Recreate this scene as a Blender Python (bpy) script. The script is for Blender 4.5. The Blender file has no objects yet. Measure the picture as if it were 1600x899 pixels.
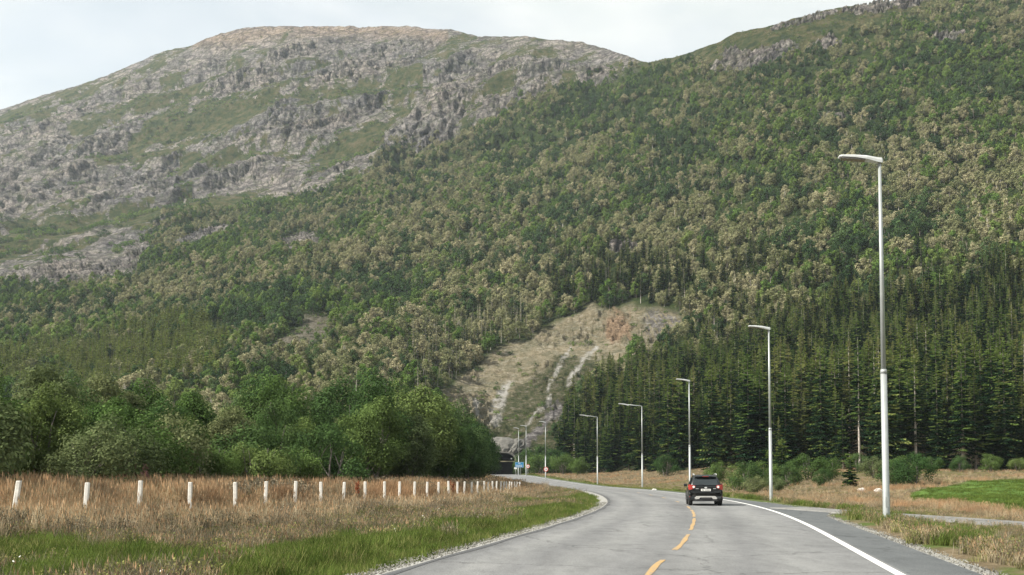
import bpy, math, random
import numpy as np
from mathutils import Vector, Matrix

S = bpy.context.scene
COL = S.collection
R = math.radians
rs = np.random.RandomState(7)
random.seed(7)

# ------------------------------------------------------------------ camera
F = 1555.0
PITCH = R(3.0)
CH = 1.55
cam = bpy.data.cameras.new("camera")
cam.sensor_width = 36.0
cam.lens = 36.0 * F / 1600.0
cam.shift_y = 0.1344
cam.clip_start = 0.1
cam.clip_end = 12000
co = bpy.data.objects.new("camera", cam)
COL.objects.link(co)
co.location = (0, 0, CH)
co.rotation_euler = (R(90) + PITCH, 0, 0)
S.camera = co

# ------------------------------------------------------------------ light
SUN_EL, SUN_AZ = 41.0, 253.0        # compass degrees from +y clockwise: behind and to the left
w = bpy.data.worlds.new("World")
S.world = w
w.use_nodes = True
nt = w.node_tree
nt.nodes.clear()
out = nt.nodes.new("ShaderNodeOutputWorld")
bg = nt.nodes.new("ShaderNodeBackground")
sky = nt.nodes.new("ShaderNodeTexSky")
sky.sky_type = 'NISHITA'
sky.sun_disc = False
sky.sun_elevation = R(SUN_EL)
sky.sun_rotation = R(SUN_AZ)
sky.air_density = 1.0
sky.dust_density = 1.5
tc = nt.nodes.new("ShaderNodeTexCoord")
mp = nt.nodes.new("ShaderNodeMapping")
mp.inputs['Scale'].default_value = (1.0, 1.0, 2.6)
mp.inputs['Location'].default_value = (0.35, 0.2, 0.1)
no = nt.nodes.new("ShaderNodeTexNoise")
no.inputs['Scale'].default_value = 2.6
no.inputs['Detail'].default_value = 6
no.inputs['Roughness'].default_value = 0.55
rm = nt.nodes.new("ShaderNodeValToRGB")
rm.color_ramp.elements[0].position = 0.38
rm.color_ramp.elements[0].color = (0.74, 0.74, 0.74, 1)
rm.color_ramp.elements[1].position = 0.60
rm.color_ramp.elements[1].color = (1, 1, 1, 1)
mixs = nt.nodes.new("ShaderNodeMixRGB")
mixs.inputs['Color2'].default_value = (4.5, 4.68, 4.5, 1)     # thin white overcast
no2 = nt.nodes.new("ShaderNodeTexNoise"); no2.inputs['Scale'].default_value = 5.5; no2.inputs['Detail'].default_value = 7; no2.inputs['Distortion'].default_value = .6
rm2 = nt.nodes.new("ShaderNodeValToRGB"); rm2.color_ramp.elements[0].position = .36; rm2.color_ramp.elements[0].color = (4.05, 4.3, 4.2, 1)
rm2.color_ramp.elements[1].position = .62; rm2.color_ramp.elements[1].color = (5.0, 5.05, 4.85, 1)
nt.links.new(mp.outputs['Vector'], no2.inputs['Vector']); nt.links.new(no2.outputs['Fac'], rm2.inputs['Fac']); nt.links.new(rm2.outputs['Color'], mixs.inputs['Color2'])
nt.links.new(tc.outputs['Generated'], mp.inputs['Vector'])
nt.links.new(mp.outputs['Vector'], no.inputs['Vector'])
nt.links.new(no.outputs['Fac'], rm.inputs['Fac'])
nt.links.new(rm.outputs['Color'], mixs.inputs['Fac'])
nt.links.new(sky.outputs['Color'], mixs.inputs['Color1'])
nt.links.new(mixs.outputs['Color'], bg.inputs['Color'])
bg.inputs['Strength'].default_value = 0.10
nt.links.new(bg.outputs['Background'], out.inputs['Surface'])

sl = bpy.data.lights.new("sun", 'SUN')
sl.energy = 5.0
sl.angle = R(1.5)
sl.color = (1.0, 0.95, 0.86)
so = bpy.data.objects.new("sun", sl)
COL.objects.link(so)
a = R(SUN_AZ)
sdir = Vector((math.sin(a) * math.cos(R(SUN_EL)), math.cos(a) * math.cos(R(SUN_EL)), math.sin(R(SUN_EL))))
so.rotation_euler = (-sdir).to_track_quat('-Z', 'Y').to_euler()

S.view_settings.view_transform = 'Standard'
S.view_settings.look = 'None'
S.view_settings.exposure = 0.95
S.view_settings.gamma = 1.0
S.cycles.max_bounces = 6
S.cycles.diffuse_bounces = 3
S.cycles.transparent_max_bounces = 6
S.cycles.volume_bounces = 1

# ------------------------------------------------------------------ helpers
def ray(px, py):
    """direction of an image point, as (x/y, z/y)"""
    xc = (px - 800.0) / F
    yc = (449.5 + 0.1344 * 1600 - py) / F
    c, s = math.cos(PITCH), math.sin(PITCH)
    yy = c - yc * s
    return xc / yy, (s + yc * c) / yy

def tag(o, label=None, cat=None, group=None, kind=None):
    if label: o['label'] = label
    if cat: o['category'] = cat
    if group: o['group'] = group
    if kind: o['kind'] = kind
    return o

def empty(name, loc, rz=0.0):
    o = bpy.data.objects.new(name, None)
    o.empty_display_size = 0.3
    COL.objects.link(o)
    o.location = loc
    o.rotation_euler = (0, 0, rz)
    return o

def obj(name, me, parent=None, loc=None, link=True):
    o = bpy.data.objects.new(name, me)
    if link: COL.objects.link(o)
    if parent is not None: o.parent = parent
    if loc is not None: o.location = loc
    return o

def mesh_np(name, V, Fc, mats=(), smooth=False, midx=None):
    """V n*3 array, Fc m*k array (k = 3 or 4)"""
    V = np.asarray(V, dtype=np.float32); Fc = np.asarray(Fc, dtype=np.int32)
    me = bpy.data.meshes.new(name)
    me.vertices.add(len(V)); me.vertices.foreach_set("co", V.ravel())
    k = Fc.shape[1]
    me.loops.add(Fc.size); me.loops.foreach_set("vertex_index", Fc.ravel())
    me.polygons.add(len(Fc))
    me.polygons.foreach_set("loop_start", np.arange(0, Fc.size, k, dtype=np.int32))
    me.polygons.foreach_set("loop_total", np.full(len(Fc), k, dtype=np.int32))
    for m in mats: me.materials.append(m)
    if midx is not None: me.polygons.foreach_set("material_index", np.asarray(midx, dtype=np.int32))
    me.update(calc_edges=True); me.validate()
    me.polygons.foreach_set("use_smooth", np.full(len(me.polygons), smooth, dtype=bool))
    return me

def add_attr(me, name, arr):
    at = me.attributes.new(name, 'FLOAT', 'POINT')
    at.data.foreach_set("value", np.asarray(arr, dtype=np.float32).ravel())

class MB:
    """collects simple solids into one mesh"""
    def __init__(s): s.v = []; s.f = []; s.m = []
    def add(s, V, Fs, m=0):
        b = len(s.v); s.v += [tuple(p) for p in V]
        s.f += [tuple(b + i for i in f) for f in Fs]; s.m += [m] * len(Fs)
    def box(s, c, d, m=0, rot=None):
        V = []
        for i in (-1, 1):
            for j in (-1, 1):
                for k in (-1, 1):
                    p = Vector((i * d[0] / 2, j * d[1] / 2, k * d[2] / 2))
                    if rot is not None: p = rot @ p
                    V.append(p + Vector(c))
        s.add(V, [(0, 1, 3, 2), (4, 6, 7, 5), (0, 4, 5, 1), (2, 3, 7, 6), (0, 2, 6, 4), (1, 5, 7, 3)], m)
    def tube(s, pts, rad, n=8, m=0, cap=True):
        pts = [Vector(p) for p in pts]
        if not hasattr(rad, '__len__'): rad = [rad] * len(pts)
        V = []; Fs = []
        for i, p in enumerate(pts):
            d = (pts[min(i + 1, len(pts) - 1)] - pts[max(i - 1, 0)]).normalized()
            up = Vector((0, 0, 1)) if abs(d.z) < .9 else Vector((1, 0, 0))
            a = d.cross(up).normalized(); b = d.cross(a)
            for k in range(n):
                t = 2 * math.pi * k / n
                V.append(p + (a * math.cos(t) + b * math.sin(t)) * rad[i])
        for i in range(len(pts) - 1):
            for k in range(n):
                Fs.append((i * n + k, i * n + (k + 1) % n, (i + 1) * n + (k + 1) % n, (i + 1) * n + k))
        if cap:
            Fs.append(tuple(range(n - 1, -1, -1))); Fs.append(tuple((len(pts) - 1) * n + k for k in range(n)))
        s.add(V, Fs, m)
    def loft(s, rings, m=0, cap=True, closed=True):
        n = len(rings[0]); V = [p for r_ in rings for p in r_]; Fs = []
        for i in range(len(rings) - 1):
            for k in range(n if closed else n - 1):
                Fs.append((i * n + k, i * n + (k + 1) % n, (i + 1) * n + (k + 1) % n, (i + 1) * n + k))
        if cap:
            Fs.append(tuple(range(n - 1, -1, -1))); Fs.append(tuple((len(rings) - 1) * n + k for k in range(n)))
        s.add(V, Fs, m)
    def mesh(s, name, mats, smooth=False):
        me = bpy.data.meshes.new(name)
        me.from_pydata([tuple(p) for p in s.v], [], s.f)
        for m in mats: me.materials.append(m)
        for p, i in zip(me.polygons, s.m): p.material_index = i; p.use_smooth = smooth
        me.update()
        return me

# ---- value noise in numpy
_G = np.array([(1,1,0),(-1,1,0),(1,-1,0),(-1,-1,0),(1,0,1),(-1,0,1),(1,0,-1),(-1,0,-1),(0,1,1),(0,-1,1),(0,1,-1),(0,-1,-1),(1,1,0),(-1,1,0),(0,-1,1),(0,-1,-1)], float)
_PT = np.random.RandomState(99).permutation(4096); _PT = np.concatenate([_PT, _PT])
def _h(ix, iy, iz, seed):
    return _PT[(_PT[(_PT[(ix + seed * 57) & 4095] + iy) & 4095] + iz) & 4095] & 15
def vn(x, y, z=0.0, seed=0):
    """gradient noise, about 0..1"""
    x = np.asarray(x, float); y = np.asarray(y, float) + 0 * x; z = np.asarray(z, float) + 0 * x
    ix = np.floor(x).astype(np.int64); iy = np.floor(y).astype(np.int64); iz = np.floor(z).astype(np.int64)
    fx, fy, fz = x - ix, y - iy, z - iz
    ux, uy, uz = [t * t * (3 - 2 * t) for t in (fx, fy, fz)]
    r = 0
    for a in (0, 1):
        for b in (0, 1):
            for c in (0, 1):
                g = _G[_h(ix + a, iy + b, iz + c, seed)]
                wgt = (ux if a else 1 - ux) * (uy if b else 1 - uy) * (uz if c else 1 - uz)
                r = r + wgt * (g[..., 0] * (fx - a) + g[..., 1] * (fy - b) + g[..., 2] * (fz - c))
    return .5 + .72 * r
_RM = np.array([[.36, .48, -.8], [-.8, .6, 0], [.48, .64, .6]])
def fbm(x, y, z=0.0, oct=4, seed=0, rough=0.5):
    x = np.asarray(x, float); y = np.asarray(y, float) + 0 * x; z = np.asarray(z, float) + 0 * x + .37 * seed
    r = 0; amp = 1; tot = 0
    for o in range(oct):
        r = r + amp * (vn(x, y, z, seed + o) - .5)
        x, y, z = [2.03 * (m_[0] * x + m_[1] * y + m_[2] * z) + 11.3 for m_ in _RM]
        tot += amp; amp *= rough
    return .5 + 1.35 * r / tot
def sstep(a, b, x):
    t = np.clip((np.asarray(x, float) - a) / (b - a), 0, 1)
    return t * t * (3 - 2 * t)
def smooth1(a, k, axis):
    if k < 1: return a
    ker = np.exp(-0.5 * (np.arange(-3 * k, 3 * k + 1) / k) ** 2); ker /= ker.sum()
    pad = [(0, 0)] * a.ndim; pad[axis] = (3 * k, 3 * k)
    ap = np.pad(a, pad, mode='reflect', reflect_type='odd')
    return np.apply_along_axis(lambda v: np.convolve(v, ker, 'valid'), axis, ap)
def in_poly(px, py, poly):
    px = np.asarray(px, float); py = np.asarray(py, float)
    r = np.zeros(np.broadcast(px, py).shape, bool); n = len(poly)
    for i in range(n):
        x1, y1 = poly[i]; x2, y2 = poly[(i + 1) % n]
        if y1 == y2: continue
        c = ((y1 > py) != (y2 > py)) & (px < (x2 - x1) * (py - y1) / (y2 - y1) + x1)
        r ^= c
    return r

# ------------------------------------------------------------------ materials
def mat(name):
    m = bpy.data.materials.new(name); m.use_nodes = True
    n = m.node_tree; b = n.nodes['Principled BSDF']
    return m, n, b
def N(n, t, **kw):
    x = n.nodes.new(t)
    for k, v in kw.items():
        if k in x.inputs: x.inputs[k].default_value = v
        else: setattr(x, k, v)
    return x
def ramp(n, stops, src=None):
    r_ = n.nodes.new("ShaderNodeValToRGB"); e = r_.color_ramp.elements
    e[0].position, e[0].color = stops[0][0], (*stops[0][1], 1)
    e[1].position, e[1].color = stops[-1][0], (*stops[-1][1], 1)
    for p, c in stops[1:-1]:
        q = e.new(p); q.color = (*c, 1)
    if src is not None: n.links.new(src, r_.inputs['Fac'])
    return r_
def noise(n, scale, detail=4, rough=.55, obj_co=True, mapscale=None, rot=None):
    t = n.nodes.new("ShaderNodeTexCoord"); x = N(n, "ShaderNodeTexNoise", Scale=scale, Detail=detail, Roughness=rough)
    if mapscale or rot:
        m = n.nodes.new("ShaderNodeMapping")
        if mapscale: m.inputs['Scale'].default_value = mapscale
        if rot: m.inputs['Rotation'].default_value = rot
        n.links.new(t.outputs['Object'], m.inputs['Vector']); n.links.new(m.outputs['Vector'], x.inputs['Vector'])
    else:
        n.links.new(t.outputs['Object'], x.inputs['Vector'])
    return x
def mix(n, fac, c1, c2, mode='MIX'):
    x = n.nodes.new("ShaderNodeMixRGB"); x.blend_type = mode
    for i, v in ((0, fac), (1, c1), (2, c2)):
        if isinstance(v, bpy.types.NodeSocket): n.links.new(v, x.inputs[i])
        elif isinstance(v, (int, float)): x.inputs[i].default_value = v
        else: x.inputs[i].default_value = (*v, 1)
    return x.outputs[0]
def bump(n, b, h, strength=.5, dist=.1):
    x = N(n, "ShaderNodeBump", Strength=strength, Distance=dist)
    n.links.new(h, x.inputs['Height']); n.links.new(x.outputs['Normal'], b.inputs['Normal'])
def attr(n, name):
    x = n.nodes.new("ShaderNodeAttribute"); x.attribute_name = name
    return x.outputs['Fac']

def simple(name, col, rough=.5, metal=0.0, var=.12, scale=6, spec=None):
    m, n, b = mat(name)
    x = noise(n, scale, 5)
    lo = tuple(max(0, c * (1 - var)) for c in col); hi = tuple(min(1, c * (1 + var)) for c in col)
    r_ = ramp(n, [(.3, lo), (.7, hi)], x.outputs['Fac'])
    n.links.new(r_.outputs['Color'], b.inputs['Base Color'])
    b.inputs['Roughness'].default_value = rough; b.inputs['Metallic'].default_value = metal
    if spec is not None: b.inputs['Specular IOR Level'].default_value = spec
    return m

def leafmat(name, stops, patch=None, patchscale=.02, transl=.25, fine=1.4):
    """stops: colours picked per plant; patch: second colour mixed by world position"""
    m, n, b = mat(name); n.nodes.remove(b)
    oi = n.nodes.new("ShaderNodeObjectInfo")
    c = ramp(n, stops, oi.outputs['Random']).outputs['Color']
    g = n.nodes.new("ShaderNodeNewGeometry")
    nz = N(n, "ShaderNodeTexNoise", Scale=fine, Detail=3)
    n.links.new(g.outputs['Position'], nz.inputs['Vector'])
    v = ramp(n, [(.3, (.62, .62, .62)), (.7, (1.4, 1.4, 1.35))], nz.outputs['Fac'])
    c = mix(n, 1.0, c, v.outputs['Color'], 'MULTIPLY')
    # leaf by leaf variation
    rp = ramp(n, [(0, (.72, .75, .7)), (1, (1.3, 1.25, 1.2))], g.outputs['Random Per Island'])
    c = mix(n, 1.0, c, rp.outputs['Color'], 'MULTIPLY')
    d = N(n, "ShaderNodeBsdfDiffuse"); t = N(n, "ShaderNodeBsdfTranslucent")
    n.links.new(c, d.inputs['Color']); n.links.new(c, t.inputs['Color'])
    ms = N(n, "ShaderNodeMixShader"); ms.inputs[0].default_value = transl
    n.links.new(d.outputs[0], ms.inputs[1]); n.links.new(t.outputs[0], ms.inputs[2])
    n.links.new(ms.outputs[0], n.nodes['Material Output'].inputs['Surface'])
    return m

M = {}
M['spruce'] = leafmat('spruce_needles', [(0, (0.009, 0.023, 0.012)), (0.5, (0.015, 0.034, 0.016)), (0.85, (0.027, 0.05, 0.021)), (1, (0.05, 0.06, 0.03))], transl=.12, fine=.5)
M['spruce_tip'] = leafmat('spruce_tips', [(0, (0.075, 0.125, 0.034)), (0.6, (0.12, 0.16, 0.045)), (1, (0.18, 0.19, 0.07))], transl=.2, fine=.5)  # needles as lit by the sun, painted on crown tops and frond ends
M['young_needle'] = leafmat('young_needles', [(0, (0.13, 0.175, 0.05)), (1, (0.21, 0.24, 0.08))], fine=.4)
M['dead_needle'] = leafmat('dead_twigs', [(0, (.16, .13, .10)), (1, (.24, .19, .14))], transl=.05)
M['birch_green'] = leafmat('birch_leaves', [(0, (0.08, 0.142, 0.036)), (0.5, (0.12, 0.19, 0.05)), (1, (0.18, 0.23, 0.075))], fine=.35)
M['birch_dark'] = leafmat('alder_leaves', [(0, (0.036, 0.07, 0.032)), (0.6, (0.058, 0.1, 0.042)), (1, (0.088, 0.135, 0.055))], fine=.35)
M['birch_tan'] = leafmat('browned_birch_leaves', [(0, (0.165, 0.18, 0.09)), (0.5, (0.235, 0.238, 0.135)), (1, (0.33, 0.305, 0.2))], fine=.35)
M['leaf_near'] = leafmat('broad_leaves', [(0, (0.058, 0.105, 0.034)), (0.5, (0.092, 0.145, 0.045)), (1, (0.14, 0.185, 0.065))], fine=.8, transl=.3)
M['leaf_near_dark'] = leafmat('dark_broad_leaves', [(0, (0.04, 0.08, 0.03)), (0.6, (0.06, 0.106, 0.038)), (1, (0.085, 0.13, 0.05))], fine=.8, transl=.3)
M['leaf_near_olive'] = leafmat('willow_leaves', [(0, (0.1, 0.135, 0.06)), (1, (0.16, 0.18, 0.09))], fine=.8, transl=.3)
M['bark'] = simple('grey_bark', (.16, .14, .12), .9, var=.35, scale=3)
M['bark_birch'] = simple('pale_bark', (.42, .38, .33), .8, var=.35, scale=2)
M['bark_dead'] = simple('bleached_wood', (.46, .42, .36), .9, var=.2, scale=2)
M['grass_green'] = leafmat('green_grass', [(0, (.075, .115, .028)), (1, (.13, .17, .045))], fine=.6, transl=.35)
M['grass_dry'] = leafmat('dry_grass', [(0, (0.26, 0.215, 0.14)), (0.5, (0.35, 0.29, 0.2)), (1, (0.44, 0.37, 0.27))], fine=.5, transl=.3)
M['grass_rust'] = leafmat('rusty_grass', [(0, (0.31, 0.2, 0.12)), (1, (0.41, 0.275, 0.175))], fine=.5, transl=.3)
M['grass_olive'] = leafmat('olive_grass', [(0, (.15, .165, .06)), (1, (.24, .23, .10))], fine=.5, transl=.3)
M['weed'] = leafmat('grey_weeds', [(0, (0.104, 0.096, 0.064)), (.5, (0.176, 0.152, 0.112)), (1, (0.240, 0.212, 0.168))], fine=.9, transl=.15)
M['dock'] = leafmat('dock_seed_heads', [(0, (.20, .055, .028)), (1, (.24, .07, .035))], transl=.1)
M['fireweed'] = leafmat('fireweed_heads', [(0, (.22, .11, .12)), (1, (.26, .14, .14))], transl=.1)
M['flower'] = simple('white_flower', (.75, .74, .68), .8)

# lamps, signs, posts
M['pole'] = simple('galvanised_steel', (.36, .38, .37), .45, .3, .08, 4)
M['lamp_head'] = simple('lamp_housing', (.62, .63, .62), .4, .2, .06, 5)
M['lens'] = simple('lamp_lens', (.16, .15, .14), .25, 0, .1, 20)
M['post_white'] = simple('weathered_white_paint', (.74, .71, .65), .7, 0, .22, 5)
M['sign_blue'] = simple('sign_blue', (.015, .20, .42), .4, 0, .06, 3)
M['sign_white'] = simple('sign_white', (.78, .77, .74), .4, 0, .05, 3)
M['sign_red'] = simple('sign_red', (.50, .035, .03), .4, 0, .08, 3)
M['sign_black'] = simple('sign_black', (.03, .03, .03), .5, 0, .1, 3)
M['sign_back'] = simple('sign_metal', (.38, .39, .39), .5, .5, .08, 3)

# ------------------------------------------------------------------ course of the road, ground height
RY = np.array([-60, -20, 0, 17, 23.6, 35, 46.4, 60, 80, 100, 120, 140, 158, 176, 192, 207, 222, 240, 260, 285, 315, 345, 380, 430.])
RX = np.array([-13, -5.2, -1.0, 2.35, 3.75, 6.1, 8.1, 9.9, 11.5, 12.35, 12.5, 11.9, 10.7, 8.7, 6.4, 4.1, 1.9, -.1, -1.6, -2.7, -3.3, -3.6, -3.8, -4.0])
_yy = np.linspace(-60, 430, 981)
def _cubic(xk, yk, x):
    x = np.asarray(x, float); i = np.clip(np.searchsorted(xk, x) - 1, 0, len(xk) - 2)
    d = np.gradient(yk, xk); h = xk[i + 1] - xk[i]; t = (x - xk[i]) / h
    return ((2 * t**3 - 3 * t**2 + 1) * yk[i] + (t**3 - 2 * t**2 + t) * h * d[i] + (-2 * t**3 + 3 * t**2) * yk[i + 1] + (t**3 - t**2) * h * d[i + 1])
_xx = smooth1(_cubic(RY, RX, _yy), 6, 0)
def rxc(y): return np.interp(y, _yy, _xx)
def rth(y): return np.arctan((rxc(np.asarray(y) + .5) - rxc(np.asarray(y) - .5)))
def rz(y): return np.interp(y, [-60, 140, 160, 176, 190, 207, 225, 250, 300, 345, 430], [0, 0, .05, .30, .65, 1.10, 1.65, 2.1, 2.4, 2.5, 2.6])
FENCE = [(-17.0, 34.0), (-15.7, 36.7), (-14.8, 39.6), (-13.7, 42.4), (-12.5, 45.1), (-11.9, 48.1), (-11.1, 51.0), (-10.3, 53.8), (-9.6, 56.8), (-8.8, 59.7), (-8.0, 62.5), (-7.4, 65.5), (-6.7, 68.4), (-6.1, 71.4), (-5.5, 74.3), (-4.9, 77.2), (-4.4, 80.2), (-4.0, 83.2), (-3.5, 86.1), (-3.1, 89.1), (-2.6, 92.0), (-2.3, 95.0), (-1.9, 98.0), (-1.6, 101.0), (-1.2, 104.0), (-0.9, 106.9), (-0.6, 109.9), (-0.3, 112.9), (-0.02, 115.9), (0.3, 118.9), (0.6, 121.9), (1.0, 124.8)]
FY = np.array([-40, 0, 20] + [p[1] for p in FENCE] + [150, 180, 210, 250, 345, 430])
FX = np.array([-62, -36, -25.5] + [p[0] for p in FENCE] + [2.5, -1, -6.5, -10.5, -14, -14.])
def fenx(y): return np.interp(y, FY, FX)
def fence_off(x, y):
    th = np.arctan(fenx(np.asarray(y) + 4) - fenx(np.asarray(y) - 4)) if False else np.arctan((fenx(np.asarray(y) + 4) - fenx(np.asarray(y) - 4)) / 8)
    return (x - fenx(y)) * np.cos(th)
def lat(x, y): return (x - rxc(y)) * np.cos(rth(y))
FIELD = [(20, 26), (22.6, 43), (26.5, 66), (31, 78), (38, 88), (47, 96), (58, 103), (90, 118), (140, 125), (140, 20), (30, 14)]
PATH = [(14.0, 50.5), (14.45, 48.0), (15.0, 44.8), (15.6, 40.8), (16.35, 37), (16.75, 32.6), (16.5, 27), (15.6, 20), (14, 10), (12, -4), (9, -20)]
pts = np.array(PATH, float)
tt = np.linspace(0, len(pts) - 1, 90)
cxp = smooth1(np.interp(tt, range(len(pts)), pts[:, 0]), 3, 0); cyp = smooth1(np.interp(tt, range(len(pts)), pts[:, 1]), 3, 0)
dx = np.gradient(cxp); dy = np.gradient(cyp); dl = np.hypot(dx, dy); nx_, ny_ = dy / dl, -dx / dl
def path_off(x, y):
    x = np.asarray(x, float); y = np.asarray(y, float)
    d = np.full(x.shape, 1e9)
    for i in range(0, 90, 2): d = np.minimum(d, np.hypot(x - cxp[i], y - cyp[i]))
    return d
def zg(x, y):
    """ground beside the road"""
    x = np.asarray(x, float); y = np.asarray(y, float)
    L = lat(x, np.clip(y, -60, 430))
    z = rz(y) + 0 * x
    z = z - .25 * sstep(6.0, 9, np.abs(L)) * sstep(230, 120, y) * sstep(1, .3, (np.abs(L) - 9) / 12)     # shallow ditch
    z = z + .5 * sstep(-3, -12, fence_off(x, y)) * sstep(160, 60, y) * (L < 0)
    z = z + 1.5 * sstep(50, 110, y) * sstep(18, 50, x)                                          # the rising field
    z = z + .9 * sstep(100, 165, y) * sstep(22, 40, L)
    n_ = fbm(x * .18, y * .18, 0, 3, 3) - .5
    z = z + n_ * .5 * sstep(6.5, 12, np.abs(L))
    z = z - .12 * sstep(5.9, 5.2, np.abs(L))
    near_ = (y > -25) & (y < 56) & (x > 6) & (x < 22)
    if np.any(near_):
        pw = np.where(near_, sstep(2.4, 1.2, path_off(x, y)), 0); z = z * (1 - pw) + (rz(y) - .03) * pw
    return z

# ------------------------------------------------------------------ ground
def axis(parts):
    o = []
    for a, b, s in parts: o += list(np.arange(a, b, s))
    return np.array(o)
gx = axis([(-1500, -200, 100), (-200, -60, 10), (-60, -30, 2), (-30, 34, .5), (34, 100, 2), (100, 200, 10), (200, 1501, 100)])
gy = axis([(-500, -40, 46), (-40, 0, 5), (0, 60, .5), (60, 140, 1), (140, 360, 3), (360, 460, 20)])
GX, GY = np.meshgrid(gx, gy)
GZ = zg(GX, GY)
# keep the tunnel mouth and what lies under the hill out of the way
def grid_faces(ny, nx):
    i = np.arange(ny - 1)[:, None] * nx + np.arange(nx - 1)[None, :]
    return np.stack([i, i + 1, i + nx + 1, i + nx], -1).reshape(-1, 4)
V = np.stack([GX, GY, GZ], -1).reshape(-1, 3)
GL = lat(GX, np.clip(GY, -60, 430))
fo = fence_off(GX, GY)

def bands(x, y):
    """weights of what grows where: green, dry, rust, weed, bare"""
    L = lat(x, np.clip(y, -60, 430)); f = fence_off(x, y)
    n1 = fbm(np.asarray(x) * .22, np.asarray(y) * .12, 0, 3, 11); n2 = fbm(np.asarray(x) * .5, np.asarray(y) * .35, 0, 3, 23)
    left = L < 0
    e = -4.15 - L                                          # distance from asphalt on the left
    wdt = np.maximum(e + f, 3.0)
    sc = np.clip(wdt / 16.0, .35, 1.2)
    tall = sstep(4.2, 2.6, f / sc + (n1 - .5) * 3) * left
    weedy = sstep(8.5, 6.5, f / sc + (n1 - .5) * 4) * (1 - tall) * left
    strip = sstep(2.6, 1.5, e + (n2 - .5) * 2) * left
    mid = sstep(.43, .52, n1 + .10 * np.sin(e / sc * .62 + .5)) * left
    green_l = np.maximum(strip, mid * (1 - tall) * (1 - weedy))
    e2 = L - 5.3
    tuft = sstep(.50, .60, n2) * sstep(5.5, 3.2, e2) * (1 - left)
    green_r = np.maximum(tuft, sstep(1.7, .8, e2) * sstep(30, 45, y) * (1 - left) * .9)
    g = np.where(left, green_l, green_r)
    fld = in_poly(x, y, FIELD)
    g = np.where(fld, 1.0, g)
    return g, np.where(left, tall, sstep(5, 7.5, e2)), np.where(left, weedy, 1 - sstep(5, 7.5, e2)), fld, L, f, n1, n2

g_, tall_, weed_, fld_, L_, f_, n1_, n2_ = bands(GX, GY)
me = mesh_np('ground', V, grid_faces(len(gy), len(gx)), smooth=True)
add_attr(me, 'green', g_); add_attr(me, 'tall', tall_); add_attr(me, 'field', fld_.astype(float))
m, n, b = mat('soil_and_turf')
nz = noise(n, 2.2, 6, .65)
soil = ramp(n, [(.3, (.075, .06, .035)), (.5, (.13, .10, .06)), (.72, (.20, .16, .10))], nz.outputs['Fac']).outputs['Color']
nz2 = noise(n, 3.5, 6, .7)
grn = ramp(n, [(.3, (.045, .068, .018)), (.7, (.095, .12, .032))], nz2.outputs['Fac']).outputs['Color']
fz = noise(n, .35, 6, .7, mapscale=(1, .35, 1))
fgr = ramp(n, [(.3, (.055, .105, .020)), (.55, (.078, .135, .027)), (.75, (.11, .16, .04))], fz.outputs['Fac']).outputs['Color']
c = mix(n, attr(n, 'green'), soil, grn)
c = mix(n, attr(n, 'field'), c, fgr)
n.links.new(c, b.inputs['Base Color']); b.inputs['Roughness'].default_value = .95
b.inputs['Specular IOR Level'].default_value = .1
bump(n, b, nz.outputs['Fac'], .8, .12)
me.materials.append(m)
tag(obj('ground', me), 'valley floor of turf and soil on both sides of the road', kind='structure')

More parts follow.
